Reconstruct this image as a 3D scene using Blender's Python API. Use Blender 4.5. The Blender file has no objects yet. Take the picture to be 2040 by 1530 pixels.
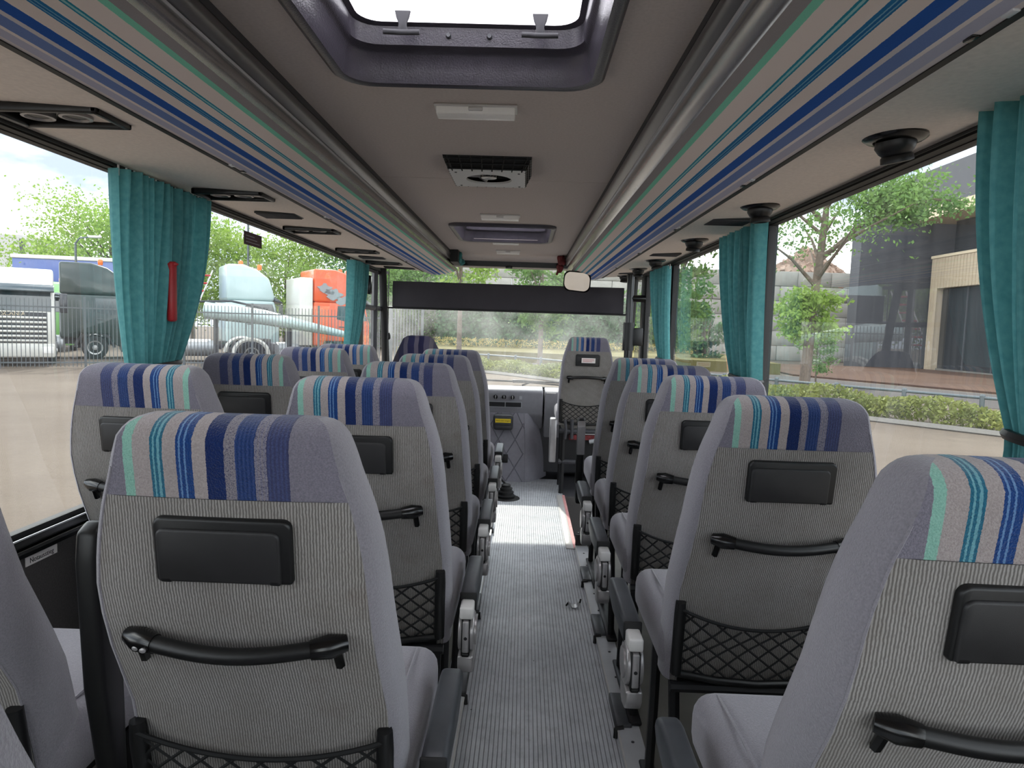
import bpy, bmesh, math, random
import numpy as np
from mathutils import Matrix, Vector, Euler
PI = math.pi
scene = bpy.context.scene
COL = scene.collection

# ------------------------------------------------------------------ camera
CAM = Vector((0.16, 0.0, 1.38))
FPX, IW, IH = 1370.0, 2040.0, 1530.0
VPX, VPY, ROLL = 1046.0, 651.3, 0.032
_F = Vector(((VPX - IW / 2) / FPX, (VPY - IH / 2) / FPX, 1.0)).normalized()   # bus forward seen in camera (x right, y down, z fwd)
_R = Vector((1.0, ROLL, 0.0)); _R = (_R - _F * _R.dot(_F)).normalized()
_D = _F.cross(_R)                                                            # bus down
cam_data = bpy.data.cameras.new('camera'); cam = bpy.data.objects.new('camera', cam_data); COL.objects.link(cam)
cam_data.sensor_fit = 'HORIZONTAL'; cam_data.sensor_width = 36.0; cam_data.lens = 36.0 * FPX / IW
cam_data.clip_start = 0.02; cam_data.clip_end = 600
def _w(ax):            # camera axis (x right, y down, z fwd) expressed in world
    return Vector((_R[ax], _F[ax], -_D[ax]))
_rx, _ry, _rz = _w(0), -_w(1), -_w(2)
cam.matrix_world = Matrix(((_rx.x, _ry.x, _rz.x, CAM.x), (_rx.y, _ry.y, _rz.y, CAM.y), (_rx.z, _ry.z, _rz.z, CAM.z), (0, 0, 0, 1)))
scene.camera = cam

# ------------------------------------------------------------------ sky, sun, exposure
world = bpy.data.worlds.new('sky'); scene.world = world; world.use_nodes = True
wn = world.node_tree; wn.nodes.clear()
def wnode(t, **k):
    n = wn.nodes.new(t)
    for a, v in k.items(): setattr(n, a, v)
    return n
_tc = wnode('ShaderNodeTexCoord'); _map = wnode('ShaderNodeMapping'); _map.inputs['Scale'].default_value = (1.0, 1.0, 2.6); _map.inputs['Location'].default_value = (2.7, 6.3, 0.0)
_nz = wnode('ShaderNodeTexNoise'); _nz.inputs['Scale'].default_value = 2.3; _nz.inputs['Detail'].default_value = 7; _nz.inputs['Roughness'].default_value = 0.55
_rp = wnode('ShaderNodeValToRGB')
_rp.color_ramp.elements[0].position = 0.38; _rp.color_ramp.elements[0].color = (0.13, 0.15, 0.19, 1)
_rp.color_ramp.elements[1].position = 0.64; _rp.color_ramp.elements[1].color = (1.0, 0.99, 0.97, 1)
e = _rp.color_ramp.elements.new(0.52); e.color = (0.40, 0.43, 0.47, 1)
_bg = wnode('ShaderNodeBackground'); _bg.inputs['Strength'].default_value = 2.8
_wo = wnode('ShaderNodeOutputWorld')
wn.links.new(_tc.outputs['Generated'], _map.inputs['Vector']); wn.links.new(_map.outputs['Vector'], _nz.inputs['Vector'])
wn.links.new(_nz.outputs['Fac'], _rp.inputs['Fac']); wn.links.new(_rp.outputs['Color'], _bg.inputs['Color']); wn.links.new(_bg.outputs['Background'], _wo.inputs['Surface'])

sun_data = bpy.data.lights.new('sun', 'SUN'); sun = bpy.data.objects.new('sun', sun_data); COL.objects.link(sun)
sun_data.energy = 1.8; sun_data.angle = math.radians(1.0); sun_data.color = (1.0, 0.95, 0.87)
SUN_EL, SUN_AZ = math.radians(39), math.radians(-12)            # azimuth from straight ahead, negative = left
_sd = Vector((math.sin(SUN_AZ) * math.cos(SUN_EL), math.cos(SUN_AZ) * math.cos(SUN_EL), math.sin(SUN_EL)))
sun.rotation_euler = _sd.to_track_quat('Z', 'Y').to_euler()

vs = scene.view_settings
vs.view_transform = 'Standard'; vs.look = 'None'; vs.gamma = 1.0; vs.exposure = 1.45
try: vs.use_curve_mapping = False
except Exception: pass
scene.cycles.max_bounces = 10; scene.cycles.diffuse_bounces = 5; scene.cycles.glossy_bounces = 4
scene.cycles.transparent_max_bounces = 16; scene.cycles.transmission_bounces = 6
scene.cycles.use_denoising = True; scene.cycles.adaptive_threshold = 0.05
scene.cycles.sample_clamp_indirect = 8.0

# ------------------------------------------------------------------ helpers
def lerp(a, b, t): return a + (b - a) * t
def interp(tab, x):
    if x <= tab[0][0]: return tab[0][1]
    for (a, b), (c, d) in zip(tab, tab[1:]):
        if x <= c: return lerp(b, d, (x - a) / (c - a))
    return tab[-1][1]

class MB:
    """collects vertices and faces of ONE mesh part"""
    def __init__(s): s.v = []; s.f = []; s.uv = None
    def add(s, vs_, fs_, M=None):
        o = len(s.v)
        s.v += [tuple(M @ Vector(p)) for p in vs_] if M is not None else [tuple(p) for p in vs_]
        s.f += [tuple(i + o for i in f) for f in fs_]
        return s
    def box(s, x0, x1, y0, y1, z0, z1, M=None):
        return s.add([(x0, y0, z0), (x1, y0, z0), (x1, y1, z0), (x0, y1, z0), (x0, y0, z1), (x1, y0, z1), (x1, y1, z1), (x0, y1, z1)],
                     [(0, 3, 2, 1), (4, 5, 6, 7), (0, 1, 5, 4), (1, 2, 6, 5), (2, 3, 7, 6), (3, 0, 4, 7)], M)
    def cbox(s, c, d, M=None):
        return s.box(c[0] - d[0] / 2, c[0] + d[0] / 2, c[1] - d[1] / 2, c[1] + d[1] / 2, c[2] - d[2] / 2, c[2] + d[2] / 2, M)
    def rbox(s, x0, x1, y0, y1, z0, z1, r=0.01, seg=3, M=None):
        bm = bmesh.new(); bmesh.ops.create_cube(bm, size=1.0)
        for v in bm.verts:
            v.co = Vector((lerp(x0, x1, v.co.x + .5), lerp(y0, y1, v.co.y + .5), lerp(z0, z1, v.co.z + .5)))
        bmesh.ops.bevel(bm, geom=bm.edges[:], offset=r, segments=seg, affect='EDGES', profile=0.5)
        bm.verts.index_update()
        s.add([v.co[:] for v in bm.verts], [[v.index for v in f.verts] for f in bm.faces], M); bm.free(); return s
    def tube(s, pts, r, n=8, closed=False, caps=True):
        pts = [Vector(p) for p in pts]; m = len(pts); rr = r if isinstance(r, (list, tuple)) else [r] * m
        o = len(s.v); nrm = None
        for i, p in enumerate(pts):
            a = pts[(i - 1) % m] if (closed or i > 0) else p
            b = pts[(i + 1) % m] if (closed or i < m - 1) else p
            t = (b - a); t = t.normalized() if t.length > 1e-9 else Vector((0, 0, 1))
            if nrm is None:
                nrm = t.cross(Vector((0, 0, 1)) if abs(t.z) < .9 else Vector((1, 0, 0))).normalized()
            else:
                nrm = (nrm - t * nrm.dot(t)); nrm = nrm.normalized() if nrm.length > 1e-6 else t.orthogonal().normalized()
            bn = t.cross(nrm)
            for k in range(n):
                a_ = 2 * PI * k / n
                s.v.append(tuple(p + (nrm * math.cos(a_) + bn * math.sin(a_)) * rr[i]))
        for i in range(m if closed else m - 1):
            j = (i + 1) % m
            for k in range(n):
                k2 = (k + 1) % n
                s.f.append((o + i * n + k, o + i * n + k2, o + j * n + k2, o + j * n + k))
        if caps and not closed:
            s.f.append(tuple(o + k for k in range(n))[::-1]); s.f.append(tuple(o + (m - 1) * n + k for k in range(n)))
        return s
    def cyl(s, p0, p1, r0, r1=None, n=16, caps=True):
        return s.tube([p0, p1], [r0, r0 if r1 is None else r1], n, False, caps)
    def lathe(s, prof, c=(0, 0, 0), n=20, M=None):       # profile of (radius, z)
        vs_ = []; fs_ = []
        for r, z in prof:
            for k in range(n): vs_.append((c[0] + r * math.cos(2 * PI * k / n), c[1] + r * math.sin(2 * PI * k / n), c[2] + z))
        for i in range(len(prof) - 1):
            for k in range(n):
                k2 = (k + 1) % n; fs_.append((i * n + k, i * n + k2, (i + 1) * n + k2, (i + 1) * n + k))
        fs_.append(tuple(range(n))[::-1]); fs_.append(tuple((len(prof) - 1) * n + k for k in range(n)))
        return s.add(vs_, fs_, M)
    def prism(s, poly, a0, a1, ax='x', M=None):          # polygon in the other two axes, extruded along ax
        def P(u, v, a): return {'x': (a, u, v), 'y': (u, a, v), 'z': (u, v, a)}[ax]
        n = len(poly)
        return s.add([P(u, v, a0) for u, v in poly] + [P(u, v, a1) for u, v in poly],
                     [tuple(range(n))[::-1], tuple(range(n, 2 * n))] + [(i, (i + 1) % n, n + (i + 1) % n, n + i) for i in range(n)], M)
    def quad(s, a, b, c, d): return s.add([a, b, c, d], [(0, 1, 2, 3)])
    def grid(s, fn, nu, nv, closed_u=False):
        o = len(s.v)
        for j in range(nv + 1):
            for i in range(nu + (0 if closed_u else 1)): s.v.append(tuple(fn(i / nu, j / nv)))
        w = nu + (0 if closed_u else 1)
        for j in range(nv):
            for i in range(nu):
                i2 = (i + 1) % w
                s.f.append((o + j * w + i, o + j * w + i2, o + (j + 1) * w + i2, o + (j + 1) * w + i))
        return s
    def build(s, name, mat, parent=None, smooth=True, angle=48, bevel=0, seg=2, loc=None):
        me = bpy.data.meshes.new(name); me.from_pydata(s.v, [], s.f); me.validate()
        bm = bmesh.new(); bm.from_mesh(me); bmesh.ops.recalc_face_normals(bm, faces=bm.faces[:])
        if bevel:
            ed = [e_ for e_ in bm.edges if len(e_.link_faces) == 2 and e_.calc_face_angle(0) > math.radians(25)]
            bmesh.ops.bevel(bm, geom=ed, offset=bevel, segments=seg, affect='EDGES', profile=0.5, clamp_overlap=True)
        bm.to_mesh(me); bm.free()
        if smooth:
            me.polygons.foreach_set('use_smooth', [True] * len(me.polygons)); me.set_sharp_from_angle(angle=math.radians(angle))
        me.materials.append(mat); me.update()
        o = bpy.data.objects.new(name, me); COL.objects.link(o)
        if parent is not None: o.parent = parent
        if loc is not None: o.location = loc
        return o

def tag(o, label=None, cat=None, group=None, kind=None):
    for k, v in (('label', label), ('category', cat), ('group', group), ('kind', kind)):
        if v: o[k] = v
    return o
def empty(name, label, cat, loc=(0, 0, 0), rz=0.0, group=None):
    o = bpy.data.objects.new(name, None); COL.objects.link(o); o.location = loc; o.rotation_euler = (0, 0, rz); o.empty_display_size = .1
    return tag(o, label, cat, group)
def struct(name, mb, mat, **k): return tag(mb.build(name, mat, **k), kind='structure')
def copy_tree(o, parent=None):
    c = o.copy(); COL.objects.link(c); c.parent = parent
    for ch in list(o.children): copy_tree(ch, c)
    return c
def text_part(name, body, size, mat, M, parent=None, extrude=.0008, align='CENTER'):
    cu = bpy.data.curves.new(name, 'FONT'); cu.body = body; cu.size = size; cu.extrude = extrude; cu.align_x = align; cu.align_y = 'CENTER'
    tmp = bpy.data.objects.new(name + '_tmp', cu); COL.objects.link(tmp)
    dg = bpy.context.evaluated_depsgraph_get(); me = bpy.data.meshes.new_from_object(tmp.evaluated_get(dg))
    bpy.data.objects.remove(tmp); bpy.data.curves.remove(cu); me.transform(M); me.materials.clear(); me.materials.append(mat); me.name = name
    o = bpy.data.objects.new(name, me); COL.objects.link(o)
    if parent is not None: o.parent = parent
    return o

# ------------------------------------------------------------------ materials
MATS = {}
def srgb(r, g, b):
    def c(v):
        v /= 255.0
        return v / 12.92 if v <= .04045 else ((v + .055) / 1.055) ** 2.4
    return (c(r), c(g), c(b), 1.0)
class NT:
    def __init__(s, m): s.t = m.node_tree; s.n = s.t.nodes; s.bsdf = s.n.get('Principled BSDF'); s.out = s.n.get('Material Output')
    def node(s, typ, **k):
        n = s.n.new(typ)
        for a, v in k.items():
            if a in n.inputs and not hasattr(type(n), a): n.inputs[a].default_value = v
            else:
                try: setattr(n, a, v)
                except Exception: n.inputs[a].default_value = v
        return n
    def l(s, a, b): s.t.links.new(a, b)
    def math(s, op, a, b=None, c=None):
        n = s.n.new('ShaderNodeMath'); n.operation = op
        for i, v in enumerate((a, b, c)):
            if v is None: continue
            if isinstance(v, (int, float)): n.inputs[i].default_value = v
            else: s.l(v, n.inputs[i])
        return n.outputs[0]
    def noise(s, scale, detail=2, vec=None, rough=.5):
        n = s.n.new('ShaderNodeTexNoise'); n.inputs['Scale'].default_value = scale; n.inputs['Detail'].default_value = detail; n.inputs['Roughness'].default_value = rough
        if vec is not None: s.l(vec, n.inputs['Vector'])
        return n.outputs['Fac']
    def obj(s): return s.n.new('ShaderNodeTexCoord').outputs['Object']
    def mapped(s, scale):
        m = s.n.new('ShaderNodeMapping'); m.inputs['Scale'].default_value = scale; s.l(s.obj(), m.inputs['Vector']); return m.outputs['Vector']
    def ramp(s, fac, stops, const=False):
        r = s.n.new('ShaderNodeValToRGB'); cr = r.color_ramp; cr.interpolation = 'CONSTANT' if const else 'LINEAR'
        while len(cr.elements) > 1: cr.elements.remove(cr.elements[-1])
        cr.elements[0].position = stops[0][0]; cr.elements[0].color = stops[0][1]
        for p, c in stops[1:]:
            e_ = cr.elements.new(min(1, p)); e_.color = c
        s.l(fac, r.inputs['Fac']); return r.outputs['Color']
    def mix(s, fac, a, b, mode='MIX'):
        n = s.n.new('ShaderNodeMix'); n.data_type = 'RGBA'; n.blend_type = mode
        if isinstance(fac, (int, float)): n.inputs[0].default_value = fac
        else: s.l(fac, n.inputs[0])
        for i, v in ((6, a), (7, b)):
            if isinstance(v, tuple): n.inputs[i].default_value = v
            else: s.l(v, n.inputs[i])
        return n.outputs[2]
    def bump(s, h, strength=.3, dist=.002):
        b = s.n.new('ShaderNodeBump'); b.inputs['Strength'].default_value = strength; b.inputs['Distance'].default_value = dist
        s.l(h, b.inputs['Height']); s.l(b.outputs['Normal'], s.bsdf.inputs['Normal'])
def newmat(name):
    m = bpy.data.materials.new(name); m.use_nodes = True; MATS[name] = m; return m, NT(m)
def mk(name, rgb, rough=.5, metal=0.0, var=.12, scale=30, bump=0.0, bscale=200, bdist=.001, spec=None, sheen=0.0, coat=0.0):
    """principled with procedural tone variation and optional fine relief"""
    m, t = newmat(name); b = t.bsdf; c = srgb(*rgb)
    n = t.noise(scale, 3, t.obj())
    col = t.ramp(n, [(.3, tuple(max(0, v * (1 - var)) for v in c[:3]) + (1,)), (.7, tuple(min(1, v * (1 + var)) for v in c[:3]) + (1,))])
    t.l(col, b.inputs['Base Color']); b.inputs['Roughness'].default_value = rough; b.inputs['Metallic'].default_value = metal
    if spec is not None: b.inputs['Specular IOR Level'].default_value = spec
    if sheen: b.inputs['Sheen Weight'].default_value = sheen; b.inputs['Sheen Roughness'].default_value = .6
    if coat: b.inputs['Coat Weight'].default_value = coat; b.inputs['Coat Roughness'].default_value = .08
    if bump: t.bump(t.noise(bscale, 2, t.obj()), bump, bdist)
    return m

# seat fabrics
mk('plush', (129, 125, 132), .95, var=.13, scale=320, bump=.5, bscale=420, bdist=.002, spec=.15, sheen=.35)
def rib_fabric(name, light, dark, period):
    m, t = newmat(name); b = t.bsdf; ob = t.obj(); sx = t.node('ShaderNodeSeparateXYZ'); t.l(ob, sx.inputs[0])
    wob = t.noise(90, 2, ob); x = t.math('ADD', sx.outputs['X'], t.math('MULTIPLY', t.math('SUBTRACT', wob, .5), period * .6))
    w = t.math('SINE', t.math('MULTIPLY', x, 2 * PI / period)); w = t.math('MULTIPLY_ADD', w, .5, .5)
    knot = t.noise(330, 2, t.mapped((1.6, 1, .45)), .6)
    h = t.math('MULTIPLY', w, t.math('MULTIPLY_ADD', knot, 1.6, .05))
    col = t.ramp(h, [(.12, srgb(*dark)), (.75, srgb(*light))])
    blot = t.noise(9, 4, ob, .6)
    col = t.mix(t.math('MULTIPLY', t.math('SUBTRACT', blot, .42), 1.1), col, srgb(104, 96, 86), 'MIX')
    st = t.noise(14, 2, t.mapped((1, 1, .7)))
    stn = t.math('MULTIPLY', t.math('SMOOTH_MIN', t.math('MAXIMUM', t.math('MULTIPLY', t.math('SUBTRACT', st, .70), 7.0), 0.0), 1.0, .1), .22)
    col = t.mix(stn, col, srgb(84, 62, 48))
    t.l(col, b.inputs['Base Color']); b.inputs['Roughness'].default_value = .95; b.inputs['Specular IOR Level'].default_value = .12
    b.inputs['Sheen Weight'].default_value = .2
    t.bump(h, .4, .0025); return m
rib_fabric('rib_cloth', (160, 156, 152), (104, 100, 97), .0043)

BEI = (162, 152, 150); LAV = (120, 116, 127); MINT = (134, 182, 166); TEA = (32, 98, 122); TEL = (104, 158, 170); BLU = (18, 60, 118); BLL = (96, 132, 176)
NAV = (10, 36, 88); SPK = (136, 130, 136); COB = (22, 50, 100); VIO = (56, 60, 94); VIL = (80, 86, 136)
STRIPES = [(-.30, LAV), (-.139, MINT), (-.125, BEI), (-.1005, TEA), (-.0970, TEL), (-.0940, TEA), (-.0900, TEL), (-.0870, TEA), (-.0830, BEI),
           (-.0640, BLU), (-.0600, BLL), (-.0575, BLU), (-.0530, BLL), (-.0505, BLU), (-.0420, BEI), (-.0235, NAV), (.0025, SPK), (.0170, COB), (.0430, SPK), (.0600, VIO), (.0890, LAV)]
def stripe_fabric(name, sign):
    m, t = newmat(name); b = t.bsdf; ob = t.obj(); sx = t.node('ShaderNodeSeparateXYZ'); t.l(ob, sx.inputs[0])
    wob = t.noise(350, 2, ob); x = t.math('MULTIPLY', sx.outputs['X'], float(sign))
    x = t.math('ADD', x, t.math('MULTIPLY', t.math('SUBTRACT', wob, .5), .0026))
    fac = t.math('DIVIDE', t.math('ADD', x, .16), .32)
    col = t.ramp(fac, [(max(0, (p + .16) / .32), srgb(*c)) for p, c in STRIPES], True)
    # fine ribs in the cobalt and violet bands, speckle on the heather bands
    rib = t.math('MULTIPLY_ADD', t.math('SINE', t.math('MULTIPLY', x, 2 * PI / .0056)), .5, .5)
    inband = t.math('MULTIPLY', t.math('GREATER_THAN', x, .017), t.math('LESS_THAN', x, .089))
    sp = t.math('GREATER_THAN', t.noise(620, 2, ob), .56)
    spk = t.math('MULTIPLY', sp, t.math('MAXIMUM', t.math('COMPARE', x, .00975, .0073), t.math('COMPARE', x, .0515, .0085)))
    col = t.mix(t.math('MULTIPLY', t.math('MULTIPLY', rib, inband), .26), col, srgb(84, 100, 150))
    col = t.mix(t.math('MULTIPLY', spk, .75), col, srgb(62, 62, 92))
    soft = t.ramp(t.noise(420, 3, ob, .6), [(.36, (.22, .22, .23, 1)), (.64, (.78, .78, .78, 1))]); col = t.mix(.35, col, soft, 'SOFT_LIGHT')
    t.l(col, b.inputs['Base Color']); b.inputs['Roughness'].default_value = .95; b.inputs['Specular IOR Level'].default_value = .12; b.inputs['Sheen Weight'].default_value = .3
    t.bump(t.noise(420, 3, ob), .8, .003); return m
stripe_fabric('stripes', 1); stripe_fabric('stripes_mirrored', -1)
mk('black_plastic', (13, 13, 14), .42, var=.15, bump=.15, bscale=900, bdist=.0004)
mk('gloss_black', (8, 8, 9), .22, var=.1)
mk('dark_flap', (33, 32, 33), .5, var=.12, bump=.25, bscale=1100, bdist=.0004)
mk('net_cord', (11, 11, 12), .8, var=.2)
mk('arm_pad', (62, 64, 68), .42, var=.12, bump=.1, bscale=700, bdist=.0004)
mk('silver', (158, 155, 155), .34, metal=.5, var=.06)
mk('alu', (204, 205, 208), .36, metal=.25, var=.08, scale=8)
mk('black_steel', (24, 24, 26), .5, metal=.3, var=.15)
# shell
mk('ceiling_felt', (202, 191, 184), .97, var=.05, scale=120, bump=.35, bscale=700, bdist=.0008, spec=.1)
mk('soffit_felt', (242, 230, 219), .96, var=.05, scale=90, bump=.3, bscale=700, bdist=.0008, spec=.1)
mk('wall_carpet', (84, 81, 80), .97, var=.14, scale=200, bump=.4, bscale=800, bdist=.001, spec=.1)
mk('sill_black', (20, 21, 23), .25, var=.1)
mk('warning_pink', (206, 146, 144), .6, var=.12, scale=40)
mk('rubber_black', (11, 11, 12), .6, var=.2)
mk('grey_paint', (168, 170, 174), .4, var=.06, scale=6, bump=.05, bscale=40)
mk('dash_grey', (138, 137, 142), .5, var=.05, bump=.2, bscale=900, bdist=.0004)
mk('quilt_grey', (140, 138, 147), .55, var=.06, bump=.2, bscale=500, bdist=.0006)
mk('dark_grey', (58, 58, 62), .6, var=.1)
mk('white_plastic', (206, 203, 200), .4, var=.03)
mk('speckled_white', (205, 205, 203), .5, var=.10, scale=500)
mk('abs_hatch', (62, 59, 67), .28, var=.1, bump=.5, bscale=260, bdist=.0015)
mk('visor_cloth', (56, 53, 58), .85, var=.06, scale=8, bump=.2, bscale=500, bdist=.0005)
mk('red_plastic', (168, 34, 40), .4, var=.05)
mk('yellow_sticker', (238, 208, 40), .5, var=.02)
mk('paper', (232, 226, 222), .7, var=.02)
mk('ink', (34, 34, 38), .7, var=.02)
mk('ink_red', (190, 60, 60), .7, var=.02)
mk('plaid_red', (112, 44, 46), .9, var=.4, scale=60)
mk('teal_cloth', (64, 132, 132), .9, var=.15, scale=20)
m_, t_ = newmat('mirror'); t_.bsdf.inputs['Metallic'].default_value = 1; t_.bsdf.inputs['Roughness'].default_value = .03; t_.bsdf.inputs['Base Color'].default_value = (.9, .9, .9, 1)

def curtain_mat():
    m, t = newmat('curtain'); b = t.bsdf
    n = t.noise(60, 3, t.obj()); t.l(t.ramp(n, [(.3, srgb(78, 138, 141)), (.7, srgb(100, 160, 161))]), b.inputs['Base Color'])
    b.inputs['Roughness'].default_value = .9; b.inputs['Specular IOR Level'].default_value = .15; b.inputs['Sheen Weight'].default_value = .5; b.inputs['Sheen Tint'].default_value = srgb(180, 215, 215)
    tr = t.node('ShaderNodeBsdfTranslucent'); tr.inputs['Color'].default_value = srgb(92, 158, 160)
    mx = t.node('ShaderNodeMixShader'); mx.inputs[0].default_value = .22
    t.l(b.outputs[0], mx.inputs[1]); t.l(tr.outputs[0], mx.inputs[2]); t.l(mx.outputs[0], t.out.inputs['Surface']); t.bump(t.noise(600, 2, t.obj()), .3, .001)
curtain_mat()

def glass_mat(name, tint, f0=.07, dirt=.05, dscale=(1, 1, 1), gloss_rough=.0):
    """window pane: clear, tinted, reflecting by angle, with a film of dust"""
    m, t = newmat(name); t.n.remove(t.bsdf)
    geo = t.node('ShaderNodeNewGeometry'); dt = t.node('ShaderNodeVectorMath', operation='DOT_PRODUCT')
    t.l(geo.outputs['Normal'], dt.inputs[0]); t.l(geo.outputs['Incoming'], dt.inputs[1])
    c = t.math('ABSOLUTE', dt.outputs['Value']); k = t.math('POWER', t.math('SUBTRACT', 1.0, c), 5.0)
    fr = t.math('MULTIPLY_ADD', k, 1 - f0, f0)
    tr = t.node('ShaderNodeBsdfTransparent'); tr.inputs['Color'].default_value = tint
    gl = t.node('ShaderNodeBsdfGlossy'); gl.inputs['Roughness'].default_value = gloss_rough; gl.inputs['Color'].default_value = (1, 1, 1, 1)
    tl = t.node('ShaderNodeBsdfTranslucent'); tl.inputs['Color'].default_value = (.85, .86, .84, 1)
    a = t.node('ShaderNodeMixShader'); b = t.node('ShaderNodeMixShader')
    d = t.noise(2.2, 6, t.mapped(dscale), .65); d = t.math('MULTIPLY', t.math('SUBTRACT', d, .30), dirt * 2.6); d = t.math('MAXIMUM', d, 0.0)
    t.l(d, a.inputs[0]); t.l(tr.outputs[0], a.inputs[1]); t.l(tl.outputs[0], a.inputs[2])
    t.l(fr, b.inputs[0]); t.l(a.outputs[0], b.inputs[1]); t.l(gl.outputs[0], b.inputs[2]); t.l(b.outputs[0], t.out.inputs['Surface'])
    return m
glass_mat('glass_side', (.84, .87, .86, 1), .06, .038, (1, 9, .5))
glass_mat('glass_front', (.90, .94, .93, 1), .05, .19, (1, 1, 1))
def hatch_mat():
    m, t = newmat('hatch_dome'); t.n.remove(t.bsdf)
    tr = t.node('ShaderNodeBsdfTranslucent'); tr.inputs['Color'].default_value = (.95, .93, .95, 1); n = t.noise(8, 3, t.obj())
    t.l(t.ramp(n, [(.3, (.93, .91, .93, 1)), (.7, (.98, .96, .98, 1))]), tr.inputs['Color']); t.l(tr.outputs[0], t.out.inputs['Surface'])
hatch_mat()
def lens_mat():
    m, t = newmat('lamp_lens'); b = t.bsdf; b.inputs['Base Color'].default_value = srgb(244, 241, 236); b.inputs['Roughness'].default_value = .25
    w = t.node('ShaderNodeTexWave'); w.inputs['Scale'].default_value = 120; t.l(t.obj(), w.inputs['Vector']); t.bump(w.outputs['Fac'], .2, .001)
lens_mat()
M = MATS
# ================================================================== THE BUS SHELL
YB, YF = -1.7, 6.15           # rear wall, windscreen plane at the header
ZC = 2.0                      # ceiling
XW = 1.11                     # inner face of the side walls
POD = 0.10                    # level the seat bodies are measured from
PZ = 0.03                     # top of the low seat podium
XL, XR = -0.017, 0.519        # edges of the aisle floor

def ribbed_floor():
    mb = MB(); p = .0147; x = XL; prof = []
    while x < XR - .004:
        x2 = min(x + p, XR)
        prof += [(x, -.0022), (x + .0016, -.0022), (x + .0024, 0), (x2 - .0008, 0)]; x = x2
    prof.append((XR, 0))
    for (x0, z0), (x1, z1) in zip(prof, prof[1:]): mb.quad((x0, YB, z0), (x1, YB, z1), (x1, 6.2, z1), (x0, 6.2, z0))
    return mb
def floor_mat():
    m, t = newmat('aisle_rubber'); b = t.bsdf; ob = t.obj()
    n = t.noise(5, 6, ob, .65); g = t.noise(40, 4, t.mapped((1, .35, 1)), .7)
    col = t.ramp(n, [(.3, srgb(180, 183, 188)), (.7, srgb(212, 214, 218))]); col = t.mix(t.math('MULTIPLY', t.math('SUBTRACT', g, .5), 1.3), col, srgb(112, 110, 108))
    sx = t.node('ShaderNodeSeparateXYZ'); t.l(ob, sx.inputs[0]); gr = t.math('LESS_THAN', sx.outputs['Z'], -.0006)
    col = t.mix(t.math('MULTIPLY', gr, .7), col, srgb(104, 104, 108))
    spots = t.math('GREATER_THAN', t.noise(55, 1, ob), .80); col = t.mix(spots, col, srgb(30, 28, 27))
    t.l(col, b.inputs['Base Color']); t.l(t.math('MULTIPLY_ADD', g, .35, .30), b.inputs['Roughness']); b.inputs['Specular IOR Level'].default_value = .45
floor_mat()
struct('floor', ribbed_floor(), M['aisle_rubber'], smooth=False)
mb = MB(); mb.box(-1.2, XL - .001, 4.9, 6.6, -.05, 0); mb.box(XR + .001, 1.2, 5.58, 6.6, -.05, 0); struct('floor_front', mb, M['dark_grey'], smooth=False)
mb = MB(); mb.box(-1.2, 1.2, YB, 6.6, -.50, -.46); struct('floor_underside', mb, M['dark_grey'], smooth=False)
# podiums the seats stand on
mk('podium_vinyl', (112, 110, 104), .55, var=.08, scale=15)
mb = MB(); mb.box(-1.16, XL - .045, YB, 4.75, -.05, PZ); struct('floor_podium_left', mb, M['podium_vinyl'], smooth=False)
mb = MB(); mb.box(XR + .045, 1.16, YB, 4.20, -.05, PZ); struct('floor_podium_right', mb, M['podium_vinyl'], smooth=False)
# aluminium edge strip between aisle and podium, in lengths with dark joint covers and black end caps
for side, xa, ye in (('left', XL, 4.75), ('right', XR, 4.20)):
    sg = -1 if side == 'left' else 1; mb = MB()
    mb.prism([(xa, 0.0), (xa, PZ - .004), (xa + sg * .004, PZ + .002), (xa + sg * .075, PZ + .004), (xa + sg * .075, PZ - .01), (xa + sg * .05, -.03), (xa, -.03)], YB, ye, 'y')
    tr = struct('trim_1' if side == 'left' else 'trim_2', mb, M['alu'], angle=20)
    mb = MB(); mb.tube([(xa + sg * .001, YB, PZ), (xa + sg * .001, ye, PZ)], .0035, 6); mb.build('edge_bead', M['white_plastic'], tr)
    for k, y in enumerate([1.55, 2.42, 3.15, 3.85, 4.5] if side == 'left' else [1.35, 2.25, 2.95, 3.6]):
        c0, c1 = sorted((xa - sg * .004, xa + sg * .05)); j_ = MB(); j_.rbox(c0, c1, y - .01, y + .20, PZ - .02, PZ + .014, .005, 2); j_.build('joint_cover', M['arm_pad'], tr)
        h = MB(); h.tube([(xa + sg * .02, y - .012, PZ + .006), (xa - sg * .006, y - .018, PZ + .002), (xa - sg * .007, y - .022, .004)], .008, 8); h.build('end_cap', M['rubber_black'], tr)
    for k in range(18):
        s_ = MB(); y = .9 + k * .21; s_.lathe([(.0055, 0), (.0055, .002), (.002, .003)], (xa + sg * .040, y, PZ + .003), 8); s_.build('screw', M['dark_grey'], tr)
# step well beside the front door, with its red and white edge strip
mb = MB(); mb.box(XR, 1.16, 4.20, 4.22, -.46, POD); mb.box(XR, 1.16, 5.56, 5.58, -.46, 0); mb.box(XR, XR + .01, 4.22, 5.56, -.46, 0); struct('wall_stepwell', mb, M['wall_carpet'], smooth=False)
mb = MB(); mb.box(XR, 1.16, 4.22, 5.56, -.46, -.30); mb.box(.80, 1.16, 4.22, 5.56, -.46, -.455); struct('floor_step', mb, M['dark_grey'], smooth=False)
mb = MB(); mb.rbox(XR - .055, XR + .012, 4.22, 5.60, .0, .006, .002, 1); t4 = struct('trim_3', mb, M['white_plastic'])
mb = MB(); mb.box(XR - .008, XR + .013, 4.23, 5.59, .0055, .0075); mb.build('warning_stripe', M['warning_pink'], t4, smooth=False)

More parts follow.
